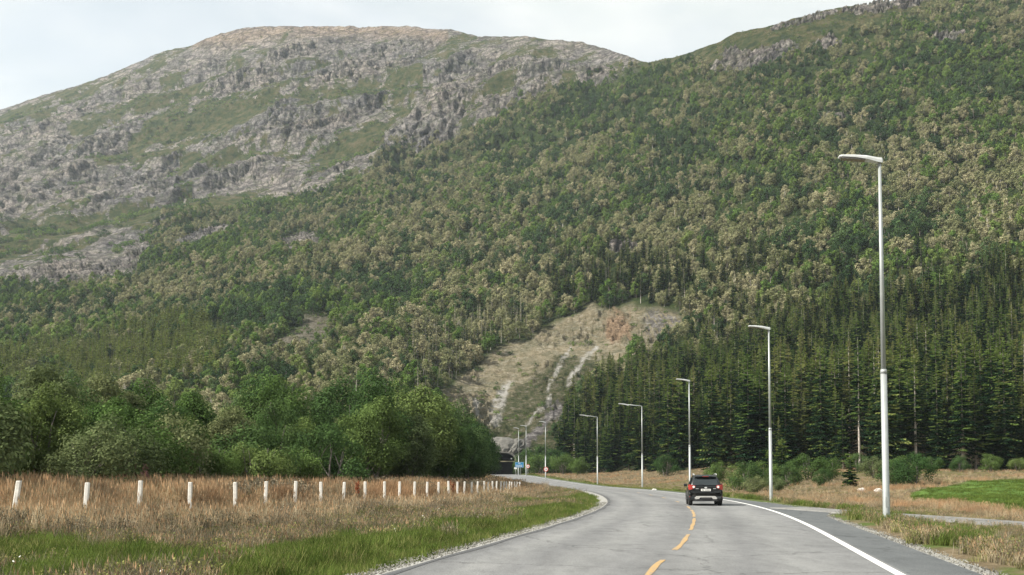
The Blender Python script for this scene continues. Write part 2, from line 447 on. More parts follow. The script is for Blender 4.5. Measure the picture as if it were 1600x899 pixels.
# ------------------------------------------------------------------ road sheets
def strip_mesh(name, ys, a, b, dz, m, za=None, zb=None, cols=None):
    """a, b: lateral offsets (numbers or functions of y)"""
    ys = np.asarray(ys, float); th = rth(ys); cx = rxc(ys)
    fa = a(ys) if callable(a) else np.full(len(ys), float(a)); fb = b(ys) if callable(b) else np.full(len(ys), float(b))
    k = cols or 2
    Vv = []
    for i in range(k):
        t = i / (k - 1); o_ = fa * (1 - t) + fb * t
        zz = dz + (0 if za is None else za * (1 - t) + zb * t)
        Vv.append(np.stack([cx + np.cos(th) * o_, ys - np.sin(th) * o_, rz(ys) + zz], -1))
    Vv = np.stack(Vv, 1).reshape(-1, 3)
    return mesh_np(name, Vv, grid_faces(len(ys), k), [m])
def asphalt(name, lo, hi, marks):
    m, n, b = mat(name)
    big = noise(n, .35, 5, .6, mapscale=(1, .3, 1)); fine = noise(n, 30, 4, .85); mid = noise(n, 2.2, 7, .78, mapscale=(1, .35, 1))
    c = ramp(n, [(.3, lo), (.7, hi)], big.outputs['Fac']).outputs['Color']
    c = mix(n, 1, c, ramp(n, [(.34, (.55, .55, .55)), (.66, (1.45, 1.45, 1.45))], fine.outputs['Fac']).outputs['Color'], 'MULTIPLY')
    c = mix(n, 1, c, ramp(n, [(.36, (.80, .80, .80)), (.5, (1, 1, 1)), (.64, (1.14, 1.14, 1.13))], mid.outputs['Fac']).outputs['Color'], 'MULTIPLY')
    if marks:   # wheel tracks and the dark oily strip, from the lateral coordinate
        at = attr(n, 'across')
        tr = ramp(n, [(0.0, (.62, .62, .63)), (.03, (.74, .74, .74)), (.07, (.95, .95, .95)), (.13, (1.12, 1.12, 1.10)), (.23, (.86, .86, .865)), (.34, (1.12, 1.12, 1.10)), (.44, (.95, .95, .95)), (.50, (.84, .84, .84)), (.60, (1.13, 1.13, 1.11)), (.70, (.87, .87, .875)), (.80, (1.12, 1.12, 1.10)), (.93, (.98, .98, .98)), (1, (.88, .88, .88))], at)
        c = mix(n, 1, c, tr.outputs['Color'], 'MULTIPLY')
    # fine cracks
    t = n.nodes.new("ShaderNodeTexCoord"); dn = noise(n, 1.5, 5, .7); ad = N(n, "ShaderNodeVectorMath", operation='MULTIPLY_ADD'); n.links.new(dn.outputs['Color'], ad.inputs[0]); ad.inputs[1].default_value = (.9, .9, .9); n.links.new(t.outputs['Object'], ad.inputs[2])
    v = n.nodes.new("ShaderNodeTexVoronoi"); v.feature = 'DISTANCE_TO_EDGE'; v.inputs['Scale'].default_value = .22; n.links.new(ad.outputs[0], v.inputs['Vector'])
    c = mix(n, 1, c, ramp(n, [(0, (.45, .45, .45)), (.008, (1, 1, 1))], v.outputs['Distance']).outputs['Color'], 'MULTIPLY')
    n.links.new(c, b.inputs['Base Color']); b.inputs['Roughness'].default_value = .8
    b.inputs['Specular IOR Level'].default_value = .3
    bump(n, b, fine.outputs['Fac'], .35, .01)
    return m
M['asphalt'] = asphalt('worn_asphalt', (.145, .146, .146), (.20, .20, .198), True)
M['asphalt_new'] = asphalt('dark_asphalt', (.082, .088, .091), (.115, .121, .122), False)
ysr = np.concatenate([np.arange(-55, 130, 1.0), np.arange(130, 420, 1.5)])
me = strip_mesh('road', ysr, -4.15, 4.1, .0, M['asphalt'], cols=24)
add_attr(me, 'across', np.tile(np.linspace(0, 1, 24), len(ysr)))
road = tag(obj('road', me), 'grey two-lane asphalt road curving left towards the tunnel', kind='structure')
def sh_out(y): return np.interp(y, [-60, 25, 36, 41, 46, 51, 56, 70, 430], [5.25, 5.25, 5.3, 5.5, 6.4, 6.6, 5.9, 5.2, 5.1])
me = strip_mesh('road_shoulder', ysr, 4.1, sh_out, -.004, M['asphalt_new'], cols=3)
obj('road_shoulder', me, road)
# paint
def paint(name, col, wear):
    m, n, b = mat(name)
    x = noise(n, 9, 6, .75)
    c = ramp(n, [(wear, (.2, .195, .185)), (wear + .12, col)], x.outputs['Fac'])
    n.links.new(c.outputs['Color'], b.inputs['Base Color']); b.inputs['Roughness'].default_value = .6
    return m
M['paint_white'] = paint('white_road_paint', (.72, .72, .69), .24)
M['paint_yellow'] = paint('yellow_road_paint', (.48, .29, .09), .41)
obj('edge_line', strip_mesh('edge_line', ysr, 3.87, 4.03, .006, M['paint_white'], cols=2), road)
for y0, y1 in [(6, 9), (14.2, 18.8), (21.4, 27.2), (29.4, 38.0), (39.2, 47.5), (49.5, 53.5), (62, 65), (74, 77), (86, 89), (98, 101), (110, 113)]:
    yy = np.linspace(y0, y1, 14)
    # the worn dashes wander slightly, as hand-laid paint does
    me = strip_mesh('centre_line_dash', yy, lambda y: -.045 + .27 * sstep(15, 25, y) + .015 * np.sin(y * 1.7), lambda y: .065 + .27 * sstep(15, 25, y) + .012 * np.sin(y * 2.3 + 1), .006, M['paint_yellow'], cols=2)
    obj('centre_line_dash', me, road)
M['tar'] = simple('tar_seal', (.075, .075, .078), .5, 0, .25, 8)
me = strip_mesh('tar_seam', np.arange(-10, 140, 1.0), lambda y: -4.10 + .05 * np.sin(y * .9), lambda y: -3.97 + .05 * np.sin(y * .9 + 1), .006, M['tar'], cols=2)
obj('tar_seam', me, road)
# thin joint across the far lane beside the car
yj = 56.0
th = float(rth(yj)); cx = float(rxc(yj))
jv = []
for i in range(13):
    o_ = -4.1 + i * .40
    px_, py_ = cx + math.cos(th) * o_, yj - math.sin(th) * o_ + .1 * math.sin(i * 1.3)
    jv += [(px_, py_ - .06, .006), (px_, py_ + .07, .006)]
obj('tar_joint', mesh_np('tar_joint', jv, [(2 * i, 2 * i + 2, 2 * i + 3, 2 * i + 1) for i in range(12)], [M['tar']]), road)

def gravelmat(name, lo, hi):
    m, n, b = mat(name)
    t = n.nodes.new("ShaderNodeTexCoord"); v = N(n, "ShaderNodeTexVoronoi", Scale=16.0)
    n.links.new(t.outputs['Object'], v.inputs['Vector'])
    bw = N(n, "ShaderNodeRGBToBW"); n.links.new(v.outputs['Color'], bw.inputs[0])
    big = noise(n, 1.3, 5, .6)
    c = ramp(n, [(.1, lo), (.9, hi)], bw.outputs[0]).outputs['Color']
    c = mix(n, 1, c, ramp(n, [(.3, (.75, .74, .70)), (.7, (1.1, 1.1, 1.08))], big.outputs['Fac']).outputs['Color'], 'MULTIPLY')
    n.links.new(c, b.inputs['Base Color']); b.inputs['Roughness'].default_value = .9
    bump(n, b, v.outputs['Distance'], .7, .03)
    return m
M['gravel'] = gravelmat('pale_gravel', (.20, .197, .185), (.38, .372, .355))
def wob(y, s): return .22 * (fbm(y * .6, y * 0 + s, 0, 3, 5) - .5) * 2
gl = strip_mesh('gravel_shoulder', np.arange(-20, 150, .6), -4.13, lambda y: -4.95 + 1.2 * wob(y, 3.) + .12 * np.sin(y * .1), -.008, M['gravel'], za=0, zb=-.10, cols=5)
tag(obj('gravel_shoulder', gl), 'pale gravel strip between the asphalt and the left verge', kind='structure')
gr_ = strip_mesh('gravel_shoulder', np.arange(-20, 250, .6), lambda y: sh_out(y) - .05, lambda y: sh_out(y) + .95 + 1.3 * wob(y, 8.), -.010, M['gravel'], za=0, zb=-.08, cols=5)
tag(obj('gravel_shoulder', gr_), 'pale crushed stone strip along the right shoulder', kind='structure')

# footpath
Vp = []
for k in range(5):
    o_ = (-1.1, -1.0, 0, 1.0, 1.1)[k]
    xx, yy = cxp + nx_ * o_, cyp + ny_ * o_
    Vp.append(np.stack([xx, yy, rz(yy) + (-.035 if k in (0, 4) else .03)], -1))
Vp = np.stack(Vp, 1).reshape(-1, 3)
M['path'] = asphalt('path_asphalt', (.17, .165, .155), (.23, .225, .21), False)
tag(obj('footpath', mesh_np('footpath', Vp, grid_faces(90, 5)[:, ::-1], [M['path']])), 'narrow grey footpath running beside the road behind the lamps', kind='structure')

# ------------------------------------------------------------------ mountain
T = {
 -700: [(190, 748), (290, 690), (420, 620), (640, 560), (900, 520), (1300, 470), (1547, 420), (1846, 380)],
 -300: [(190, 748), (280, 685), (400, 605), (600, 525), (850, 455), (1200, 395), (1428, 320), (1704, 275)],
 0: [(180, 748), (280, 675), (400, 590), (600, 500), (850, 418), (1200, 330), (1428, 245), (1704, 172)],
 200: [(185, 748), (280, 668), (400, 580), (600, 488), (850, 400), (1200, 305), (1428, 200), (1704, 105)],
 400: [(190, 748), (280, 660), (400, 565), (570, 475), (800, 378), (1150, 280), (1368, 155), (1633, 43)],
 600: [(210, 747), (300, 662), (420, 560), (570, 468), (780, 355), (1100, 250), (1309, 145), (1562, 40)],
 690: [(260, 746), (330, 660), (430, 570), (560, 470), (750, 350), (1030, 240), (1226, 140), (1463, 47)],
 740: [(320, 743), (350, 680), (430, 580), (550, 475), (740, 355), (1000, 245), (1190, 140), (1420, 57)],
 800: [(346, 742), (353, 700), (425, 600), (535, 485), (715, 365), (950, 245), (1130, 140), (1349, 58)],
 850: [(330, 743), (352, 690), (425, 590), (530, 480), (700, 362), (910, 240), (1083, 140), (1292, 62)],
 920: [(290, 745), (345, 675), (425, 575), (515, 475), (670, 358), (860, 235), (1046, 145), (1285, 72)],
 1000: [(240, 747), (320, 680), (410, 580), (505, 470), (640, 350), (800, 235), (930, 150), (1050, 97)],
 1100: [(205, 748), (285, 680), (380, 580), (470, 470), (600, 350), (740, 230), (850, 140), (930, 76)],
 1200: [(185, 748), (260, 680), (350, 575), (440, 455), (560, 330), (690, 205), (790, 110), (870, 42)],
 1400: [(170, 747), (240, 675), (330, 555), (420, 430), (540, 300), (670, 165), (770, 65), (850, 3)],
 1600: [(165, 746), (225, 668), (310, 545), (400, 410), (520, 270), (650, 120), (760, 10), (850, -55)],
 2100: [(160, 746), (215, 665), (300, 530), (390, 390), (510, 230), (640, 60), (750, -60), (840, -140)],
}
SKY = [(-700, 380), (-300, 275), (-100, 205), (0, 172), (60, 151), (130, 131), (165, 118), (200, 104), (235, 88), (262, 79), (300, 71), (325, 60), (345, 52), (365, 48), (385, 43), (450, 41), (500, 42), (545, 40), (560, 43), (600, 41), (655, 43), (668, 46), (705, 47), (730, 53), (745, 57), (800, 57), (835, 58), (860, 62), (910, 66), (925, 71), (950, 77), (975, 85), (1000, 95), (1012, 98), (1035, 93), (1060, 88), (1100, 74), (1125, 65), (1150, 51), (1200, 41), (1250, 27), (1300, 14), (1350, 8), (1400, 2), (1450, -6), (1600, -55), (2100, -140)]
NCOL, NROW = 1150, 430
ck = sorted(T)
cpx = np.concatenate([np.linspace(-700, -120, 110, endpoint=False), np.linspace(-120, 1720, NCOL - 170), np.linspace(1725, 2100, 60)])
tabd = np.array([[p[0] for p in T[k]] for k in ck], float); tabp = np.array([[p[1] for p in T[k]] for k in ck], float)
K = tabd.shape[1]
# columns: smooth interpolation of the table
uni = np.arange(-700, 2101, 5.0)
Du = np.stack([smooth1(np.interp(uni, ck, np.log(tabd[:, j])), 5, 0) for j in range(K)], 1)
Pu = np.stack([smooth1(np.interp(uni, ck, tabp[:, j]), 5, 0) for j in range(K)], 1)
Du = np.stack([np.interp(cpx, uni, Du[:, j]) for j in range(K)], 1); Pu = np.stack([np.interp(cpx, uni, Pu[:, j]) for j in range(K)], 1)
# keep the tunnel mouth sharp
foot = np.interp(cpx, [700, 745, 768, 806, 826, 880], [0, 0, 1, 1, 0, 0])
Du[:, 0] = Du[:, 0] * (1 - foot) + math.log(346.) * foot
Du[:, 1] = Du[:, 1] * (1 - foot) + math.log(354.) * foot
Pu[:, 1] = Pu[:, 1] * (1 - foot) + 700 * foot
skp = np.interp(cpx, [p[0] for p in SKY], [p[1] for p in SKY])
skp = skp - 1.6 * (fbm(cpx * .08, cpx * 0, 0, 4, 77, .6) - .5) * 2
Pu[:, -1] = skp
tk = np.arange(K) / (K - 1.0)
tr = np.linspace(0, 1, NROW)
PY = np.empty((len(cpx), NROW)); DD = np.empty((len(cpx), NROW))
fine = np.linspace(0, 1, 500)
for i in range(len(cpx)):
    p = _cubic(tk, Pu[i], fine); d = np.exp(_cubic(tk, Du[i], fine))
    p = np.minimum.accumulate(p); p = p - np.arange(500) * 1e-4
    d = np.maximum.accumulate(d) + np.arange(500) * 1e-4
    q = np.linspace(p[0], p[-1], NROW)
    PY[i] = q; DD[i] = np.interp(-q, -p, d)
PX = np.repeat(cpx[:, None], NROW, 1)
U, E = ray(PX, PY)
MX = U * DD; MY = DD.copy(); MZ = CH + E * DD
# rows behind the skyline so the hill has a back
back = []
for k, (m_, dz) in enumerate([(1.02, -2), (1.06, -14), (1.15, -60), (1.35, -220), (1.7, -600)]):
    back.append((MX[:, -1] * m_, MY[:, -1] * m_, MZ[:, -1] + dz * DD[:, -1] / 1500))
# relief --------------------------------------------------
far = sstep(780, 1080, DD)                               # the bare mountain
top_fade = np.clip((PY - skp[:, None]) / 50.0, .05, 1)
X, Y_, Z_ = MX, MY, MZ
big = fbm(X / 130, Y_ / 130, 0, 3, 31) - .5
sx = (X * .80 + Z_ * .60); sz = (-X * .60 + Z_ * .80)     # slabs dip towards the lower left
rid1 = 1 - np.abs(2 * fbm(sx / 100, sz / 36, Y_ / 170, 5, 41, .55) - 1)
rid2 = 1 - np.abs(2 * fbm(sx / 30, sz / 9, Y_ / 45, 4, 51, .6) - 1)
rid3 = 1 - np.abs(2 * fbm(X / 12, Z_ / 20, Y_ / 30, 3, 61, .6) - 1)   # upright cracks
bl = fbm(X / 20, Z_ / 14, Y_ / 24, 4, 71, .6) - .5
# ledges: slow flats and steep faces, following a tilted line
lev = (Z_ - X * .22) / 70 + (fbm(X / 210, Y_ / 300, 0, 3, 81) - .5) * 1.6
fr = lev - np.floor(lev)
ledge = (sstep(.50, .78, fr) - fr)                         # flat tops then a steep face
amp = far * top_fade
dz = amp * (big * 30 + (rid1 - .75) * 12 + (rid2 - .75) * 5 + (rid3 - .75) * 2 + bl * 5) + far * np.clip(top_fade * 1.0, 0, 1) * ledge * 20
near_amp = (1 - far) * sstep(180, 330, DD)
rough_part = amp * ((rid2 - .75) * 5 + (rid3 - .75) * 2 + bl * 5 + (rid1 - .75) * 6)
dz = dz + near_amp * ((fbm(X / 60, Y_ / 60, 0, 4, 91) - .5) * 9) * top_fade
# the rock cutting over the tunnel and the outcrops
CUT = [(672, 652), (690, 610), (730, 580), (775, 556), (828, 540), (850, 515), (885, 490), (935, 486), (1000, 486), (1035, 486), (1062, 490), (1066, 500), (1035, 528), (1000, 560), (960, 580), (915, 610), (890, 650), (870, 705), (850, 742), (745, 742), (742, 660), (715, 640)]
cut = in_poly(PX + 9 * (fbm(PX / 20, PY / 20, 0, 3, 5) - .5) * 2, PY + 9 * (fbm(PX / 20, PY / 20, 3.3, 3, 6) - .5) * 2, CUT).astype(float)
cutr = smooth1(smooth1(cut, 2, 0), 2, 1)
def blob(cx_, cy_, a_, b_, rot=0.0):
    c_, s_ = math.cos(R(rot)), math.sin(R(rot))
    qx = (PX - cx_) * c_ - (PY - cy_) * s_; qy = (PX - cx_) * s_ + (PY - cy_) * c_
    dd = np.sqrt((qx / a_) ** 2 + (qy / b_) ** 2) + .7 * (fbm(PX / 14, PY / 9, 1.7, 3, 9) - .5)
    return sstep(1.15, .75, dd)
outc = np.maximum.reduce([blob(472, 372, 34, 13, 10), blob(1180, 88, 75, 13, 16), blob(1290, 70, 30, 9, 5), blob(1300, 180, 26, 5, 0), blob(975, 392, 28, 9, 0), blob(345, 352, 38, 8, 30), blob(300, 372, 34, 6, 15), blob(1380, 10, 75, 8, 8), blob(1485, 55, 28, 8, 0),
                          blob(110, 425, 110, 13, 4), blob(215, 395, 22, 16, 50), blob(1255, 33, 60, 5, 14), blob(1150, 93, 22, 20, 0)])
scree = np.maximum.reduce([blob(478, 525, 62, 22, 28), blob(430, 548, 34, 10, 20), blob(85, 452, 50, 5, 25)])
rr = 1 - np.abs(2 * fbm((X * .7 + Z_ * .7) / 12, (Z_ * .7 - X * .7) / 3.5, Y_ / 20, 4, 33, .6) - 1)
dz = dz + cutr * ((rr - .7) * 5 * sstep(.42, .6, fbm(X / 22, Z_ / 22, 0, 3, 37)) + (fbm(X / 5, Y_ / 5, Z_ / 5, 3, 35) - .5) * 2.2) * sstep(740, 690, PY) + outc * ((rr - .7) * 9 + bl * 5)
MZ = MZ + dz
MY2 = MY + amp * ((rid2 - .7) * -16 + (rid3 - .7) * -8) + outc * (rr - .7) * -8
# masks: vegetation on the bare mountain follows flat ground and noise
def bandmask(pts_, hw):
    yc_ = np.interp(PX, [p[0] for p in pts_], [p[1] for p in pts_]); return np.exp(-((PY - yc_) / hw) ** 2) * ((PX > pts_[0][0]) & (PX < pts_[-1][0]))
vn_ = fbm(sx / 110, sz / 42, Y_ / 200, 5, 101, .6)
vb = .20 * bandmask([(-300, 330), (0, 195), (100, 185), (230, 165), (330, 128), (400, 110)], 16) + .30 * bandmask([(200, 225), (330, 175), (470, 160), (560, 150), (660, 118)], 20) \
   + .26 * bandmask([(150, 262), (300, 240), (420, 245), (520, 232), (600, 215)], 15) + .22 * bandmask([(500, 255), (560, 200), (620, 160), (720, 105)], 12) \
   + .4 * bandmask([(-300, 420), (0, 385), (110, 365), (210, 335), (300, 320), (430, 300), (560, 268)], 15) + .15 * bandmask([(600, 90), (750, 80), (900, 90), (1010, 105)], 14)
tree_line = np.interp(PX, [-700, 0, 100, 200, 225, 300, 370, 440, 560, 640, 720, 860, 1005, 1100, 1180, 1260, 1350, 1450, 1700, 2100], [500, 442, 440, 425, 365, 330, 322, 300, 268, 226, 205, 150, 104, 100, 100, 78, 40, 12, -60, -170])
below = sstep(-9, 12, PY - tree_line + 18 * (fbm(PX / 40, PY / 30, 0, 3, 15) - .5))
soft = sstep(.46, .58, vn_ + vb)
MZ = MZ - rough_part * soft * .9
MY2 = MY2 - amp * ((rid2 - .7) * -16 + (rid3 - .7) * -8) * soft * .9
gz_ = np.gradient(MZ, axis=1); gy_ = np.gradient(MY2, axis=1) + 1e-3
slope = gz_ / np.maximum(np.hypot(gz_, gy_), 1e-6)
slope_s = smooth1(slope, 2, 1)
rockb = -.18 * bandmask([(400, 215), (520, 205), (600, 185), (700, 195)], 16) - .22 * bandmask([(300, 300), (420, 280), (560, 262), (660, 215)], 13) - .14 * bandmask([(-300, 320), (0, 280), (250, 285)], 35) - .12 * bandmask([(300, 70), (450, 60), (600, 62)], 22)
veg = sstep(.475, .66, vn_ + vb + rockb + (.74 - slope_s) * .22 + (fbm(X / 24, Z_ / 16, Y_ / 28, 5, 111, .7) - .5) * .55 + (rid2 - .75) * -.35 - .045)
veg = np.maximum(veg * (1 - .25 * sstep(150, 60, PY)), below)
veg = np.maximum(veg, sstep(990, 1015, PX + 6 * (fbm(PX / 9, PY / 9, 0, 2, 3) - .5)))
veg = veg * (1 - np.clip(outc, 0, 1))
rockm = 1 - veg
GMX = np.concatenate([MX, np.stack([b_[0] for b_ in back], 1)], 1)
GMY = np.concatenate([MY2, np.stack([b_[1] for b_ in back], 1)], 1)
GMZ = np.concatenate([MZ, np.stack([b_[2] for b_ in back], 1)], 1)
nR = NROW + len(back)
V = np.stack([GMX, GMY, GMZ], -1).reshape(-1, 3)
fc = grid_faces(len(cpx), nR)[:, ::-1]
cen = V[fc].mean(1)
TX, TY, TZ = -3.6, 346.0, 2.5                      # tunnel mouth
hole = (np.abs(cen[:, 0] - TX) < 5.1) & (cen[:, 2] < TZ + 7.4 - .045 * (cen[:, 0] - TX) ** 2) & (cen[:, 1] < 372)
fc = fc[~hole]
me = mesh_np('mountain', V, fc, smooth=True)
def pad(a_): return np.concatenate([a_, np.repeat(a_[:, -1:], len(back), 1)], 1)
sunlitm = np.maximum(bandmask([(300, 66), (400, 50), (500, 46), (600, 48), (700, 58)], 11), 0) * .6  # warm sunlight on the summit, painted as a tan band
add_attr(me, 'veg', pad(veg)); add_attr(me, 'cut', pad(cutr)); add_attr(me, 'scree', pad(scree * .85)); add_attr(me, 'low', pad(below)); add_attr(me, 'tan', pad(sunlitm))
chute = np.maximum.reduce([bandmask([(740, 655), (765, 640), (772, 600), (800, 592), (815, 596)], 16) * .0,
    sstep(13, 5, np.abs(PX - np.interp(PY, [590, 615, 640, 668], [805, 784, 776, 772]) + 8 * (fbm(PX / 9, PY / 9, 0, 2, 3) - .5))) * sstep(590, 600, PY) * sstep(672, 662, PY),
    sstep(5, 1.5, np.abs(PX - np.interp(PY, [535, 560, 590, 615], [893, 885, 868, 855]) + 6 * (fbm(PX / 9, PY / 9, 2, 2, 3) - .5))) * sstep(532, 540, PY) * sstep(618, 610, PY),
    sstep(7, 2, np.abs(PX - np.interp(PY, [538, 560, 590, 605], [935, 918, 898, 888]) + 6 * (fbm(PX / 9, PY / 9, 4, 2, 3) - .5))) * sstep(534, 540, PY) * sstep(610, 602, PY),
    sstep(6, 2, np.abs(PX - np.interp(PY, [620, 690], [742, 752]) + 6 * (fbm(PX / 9, PY / 9, 6, 2, 3) - .5))) * sstep(618, 625, PY) * sstep(655, 648, PY),
    sstep(4, 1, np.abs(PY - np.interp(PX, [820, 860], [665, 628]) + 6 * (fbm(PX / 9, PY / 9, 7, 2, 3) - .5))) * (PX > 820) * (PX < 862)])
add_attr(me, 'chute', pad(chute))
moss = cutr * sstep(-8, 10, (PY - np.interp(PX, [740, 790, 850, 890, 940, 1000], [700, 622, 580, 560, 575, 600])) + 26 * (fbm(PX / 22, PY / 22, 5, 3, 12) - .5)) 
add_attr(me, 'moss', pad(moss)); add_attr(me, 'slab', pad(sstep(1000, 1015, PX) * cutr * sstep(540, 510, PY) * sstep(.42, .5, fbm((PX + PY) / 16, (PX - PY) / 5, 0, 3, 44)) * .85 + cutr * sstep(13, 6, np.abs(PY - np.interp(PX, [820, 870], [690, 640]) - 6) + 14 * (fbm(PX / 8, PY / 8, 9, 2, 5) - .5)) * (PX > 805) * (PX < 880)))
add_attr(me, 'ochre', pad(sstep(26, 14, np.hypot(PX - 965, (PY - 510) * 1.0) + 14 * (fbm(PX / 10, PY / 10, 0, 2, 8) - .5)))) 

m, n, b = mat('mountain_rock_and_heath')
r1 = noise(n, .012, 8, .68, mapscale=(1, .6, 1.4))
r2 = noise(n, .05, 12, .82, mapscale=(1, .7, 3.0), rot=(0, R(-38), 0))
r3 = noise(n, .15, 8, .78, mapscale=(1.8, 1, .7))
rock = ramp(n, [(.36, (.115, .112, .114)), (.44, (.21, .204, .20)), (.50, (.30, .287, .272)), (.58, (.40, .383, .36)), (.68, (.54, .52, .49))], r2.outputs['Fac']).outputs['Color']
rock = mix(n, .6, rock, ramp(n, [(.38, (.42, .41, .44)), (.48, (.95, .92, .9)), (.60, (1.5, 1.42, 1.36))], r3.outputs['Fac']).outputs['Color'], 'MULTIPLY')
rock = mix(n, 1, rock, ramp(n, [(.38, (.86, .87, .90)), (.62, (1.10, 1.05, 1.0))], r1.outputs['Fac']).outputs['Color'], 'MULTIPLY')
ol = noise(n, .07, 9, .8, mapscale=(1, 1, 1.6)); rock = mix(n, ramp(n, [(.47, (0, 0, 0)), (.60, (.65, .65, .65))], ol.outputs['Fac']).outputs['Color'], rock, (.088, .112, .048))
rock = mix(n, attr(n, 'tan'), rock, mix(n, .5, rock, (.46, .30, .17)))  # tints the summit rock with the painted sunlight
g1 = noise(n, .09, 8, .7)
heath = ramp(n, [(.36, (.028, .045, .020)), (.46, (.060, .080, .028)), (.55, (.10, .10, .042)), (.66, (.16, .135, .075))], g1.outputs['Fac']).outputs['Color']
floor_ = ramp(n, [(.35, (.022, .038, .014)), (.55, (.055, .085, .022)), (.72, (.12, .12, .05))], g1.outputs['Fac']).outputs['Color']
grn_ = mix(n, attr(n, 'low'), heath, floor_)
# ragged edge between heath and rock
ma = N(n, "ShaderNodeMath", operation='ADD'); n.links.new(attr(n, 'veg'), ma.inputs[0])
e1 = noise(n, .13, 8, .85, mapscale=(1, 1, 1.5))
ms_ = N(n, "ShaderNodeMath", operation='MULTIPLY_ADD'); n.links.new(e1.outputs['Fac'], ms_.inputs[0]); ms_.inputs[1].default_value = 3.4; ms_.inputs[2].default_value = -1.7
n.links.new(ms_.outputs[0], ma.inputs[1])
vf = ramp(n, [(.40, (0, 0, 0)), (.60, (1, 1, 1))], ma.outputs[0]).outputs['Color']
c = mix(n, vf, rock, grn_)
k1 = noise(n, .30, 9, .78, mapscale=(1, .5, 2.2), rot=(0, R(42), 0)); k2 = noise(n, .10, 6, .7, mapscale=(1, .5, 2.6), rot=(0, R(42), 0))
cutc = ramp(n, [(.36, (.13, .14, .075)), (.44, (.27, .24, .165)), (.54, (.37, .33, .25)), (.66, (.50, .465, .40))], k1.outputs['Fac']).outputs['Color']
cutc = mix(n, .6, cutc, ramp(n, [(.38, (.62, .68, .55)), (.6, (1.25, 1.15, 1.0))], k2.outputs['Fac']).outputs['Color'], 'MULTIPLY')
mossc = ramp(n, [(.36, (.035, .05, .022)), (.46, (.08, .095, .042)), (.55, (.15, .14, .08)), (.66, (.30, .275, .22))], k1.outputs['Fac']).outputs['Color']
cutc = mix(n, attr(n, 'moss'), cutc, mossc)
cutc = mix(n, attr(n, 'slab'), cutc, ramp(n, [(.36, (.07, .065, .07)), (.5, (.19, .175, .17)), (.62, (.42, .40, .38))], k1.outputs['Fac']).outputs['Color'])
c = mix(n, attr(n, 'cut'), c, cutc)
c = mix(n, attr(n, 'ochre'), c, ramp(n, [(.38, (.14, .10, .06)), (.52, (.40, .28, .18)), (.65, (.58, .42, .30))], k1.outputs['Fac']).outputs['Color'])
cm_ = N(n, 'ShaderNodeMath', operation='MULTIPLY'); n.links.new(attr(n, 'chute'), cm_.inputs[0]); n.links.new(ramp(n, [(.40, (.1, .1, .1)), (.52, (1, 1, 1))], noise(n, .16, 6, .8).outputs['Fac']).outputs['Color'], cm_.inputs[1])
c = mix(n, cm_.outputs[0], c, ramp(n, [(.36, (.26, .24, .21)), (.46, (.46, .435, .39)), (.58, (.64, .615, .57))], k1.outputs['Fac']).outputs['Color'])
c = mix(n, attr(n, 'scree'), c, ramp(n, [(.38, (.10, .095, .06)), (.5, (.19, .165, .125)), (.62, (.30, .27, .23))], k1.outputs['Fac']).outputs['Color'])
n.links.new(c, b.inputs['Base Color']); b.inputs['Roughness'].default_value = .95; b.inputs['Specular IOR Level'].default_value = .1
def vor(scale, ms, rot, feat='DISTANCE_TO_EDGE'):
    t = n.nodes.new("ShaderNodeTexCoord"); mp_ = n.nodes.new("ShaderNodeMapping"); mp_.inputs['Scale'].default_value = ms; mp_.inputs['Rotation'].default_value = rot
    dn = noise(n, scale * .9, 4, .6); ad = N(n, "ShaderNodeVectorMath", operation='MULTIPLY_ADD'); n.links.new(dn.outputs['Color'], ad.inputs[0]); ad.inputs[1].default_value = (.6 / scale,) * 3
    n.links.new(t.outputs['Object'], ad.inputs[2]); n.links.new(ad.outputs[0], mp_.inputs['Vector'])
    v = n.nodes.new("ShaderNodeTexVoronoi"); v.feature = feat; v.inputs['Scale'].default_value = scale; n.links.new(mp_.outputs[0], v.inputs['Vector']); return v
v1 = vor(.032, (1, .6, 2.0), (0, R(-32), 0)); v2 = vor(.032, (1, .6, 2.0), (0, R(-32), 0), 'F1'); v3 = vor(.10, (1.3, .7, 1), (0, R(20), 0))
crk = mix(n, 1, ramp(n, [(0, (.50, .50, .52)), (.10, (1, 1, 1))], v1.outputs['Distance']).outputs['Color'], ramp(n, [(0, (.5, .5, .52)), (.12, (1, 1, 1))], v3.outputs['Distance']).outputs['Color'], 'MULTIPLY')
bwv = N(n, "ShaderNodeRGBToBW"); n.links.new(v2.outputs['Color'], bwv.inputs[0])
crk = mix(n, 1, crk, ramp(n, [(.1, (.86, .85, .86)), (.9, (1.16, 1.13, 1.11))], bwv.outputs[0]).outputs['Color'], 'MULTIPLY')
iv = N(n, "ShaderNodeMath", operation='SUBTRACT'); iv.inputs[0].default_value = 1.0; n.links.new(vf, iv.inputs[1])
c = mix(n, iv.outputs[0], c, mix(n, 1, c, crk, 'MULTIPLY'))
n.links.new(c, b.inputs['Base Color'])
hh = mix(n, .5, mix(n, .5, r2.outputs['Fac'], r3.outputs['Fac']), mix(n, .5, v2.outputs['Distance'], v1.outputs['Distance']), 'ADD')
bump(n, b, hh, 1.0, 16.0)
me.materials.append(m)
tag(obj('mountain', me), 'grey bare mountain and its steep wooded lower slope', kind='structure')
print('mountain', len(fc))

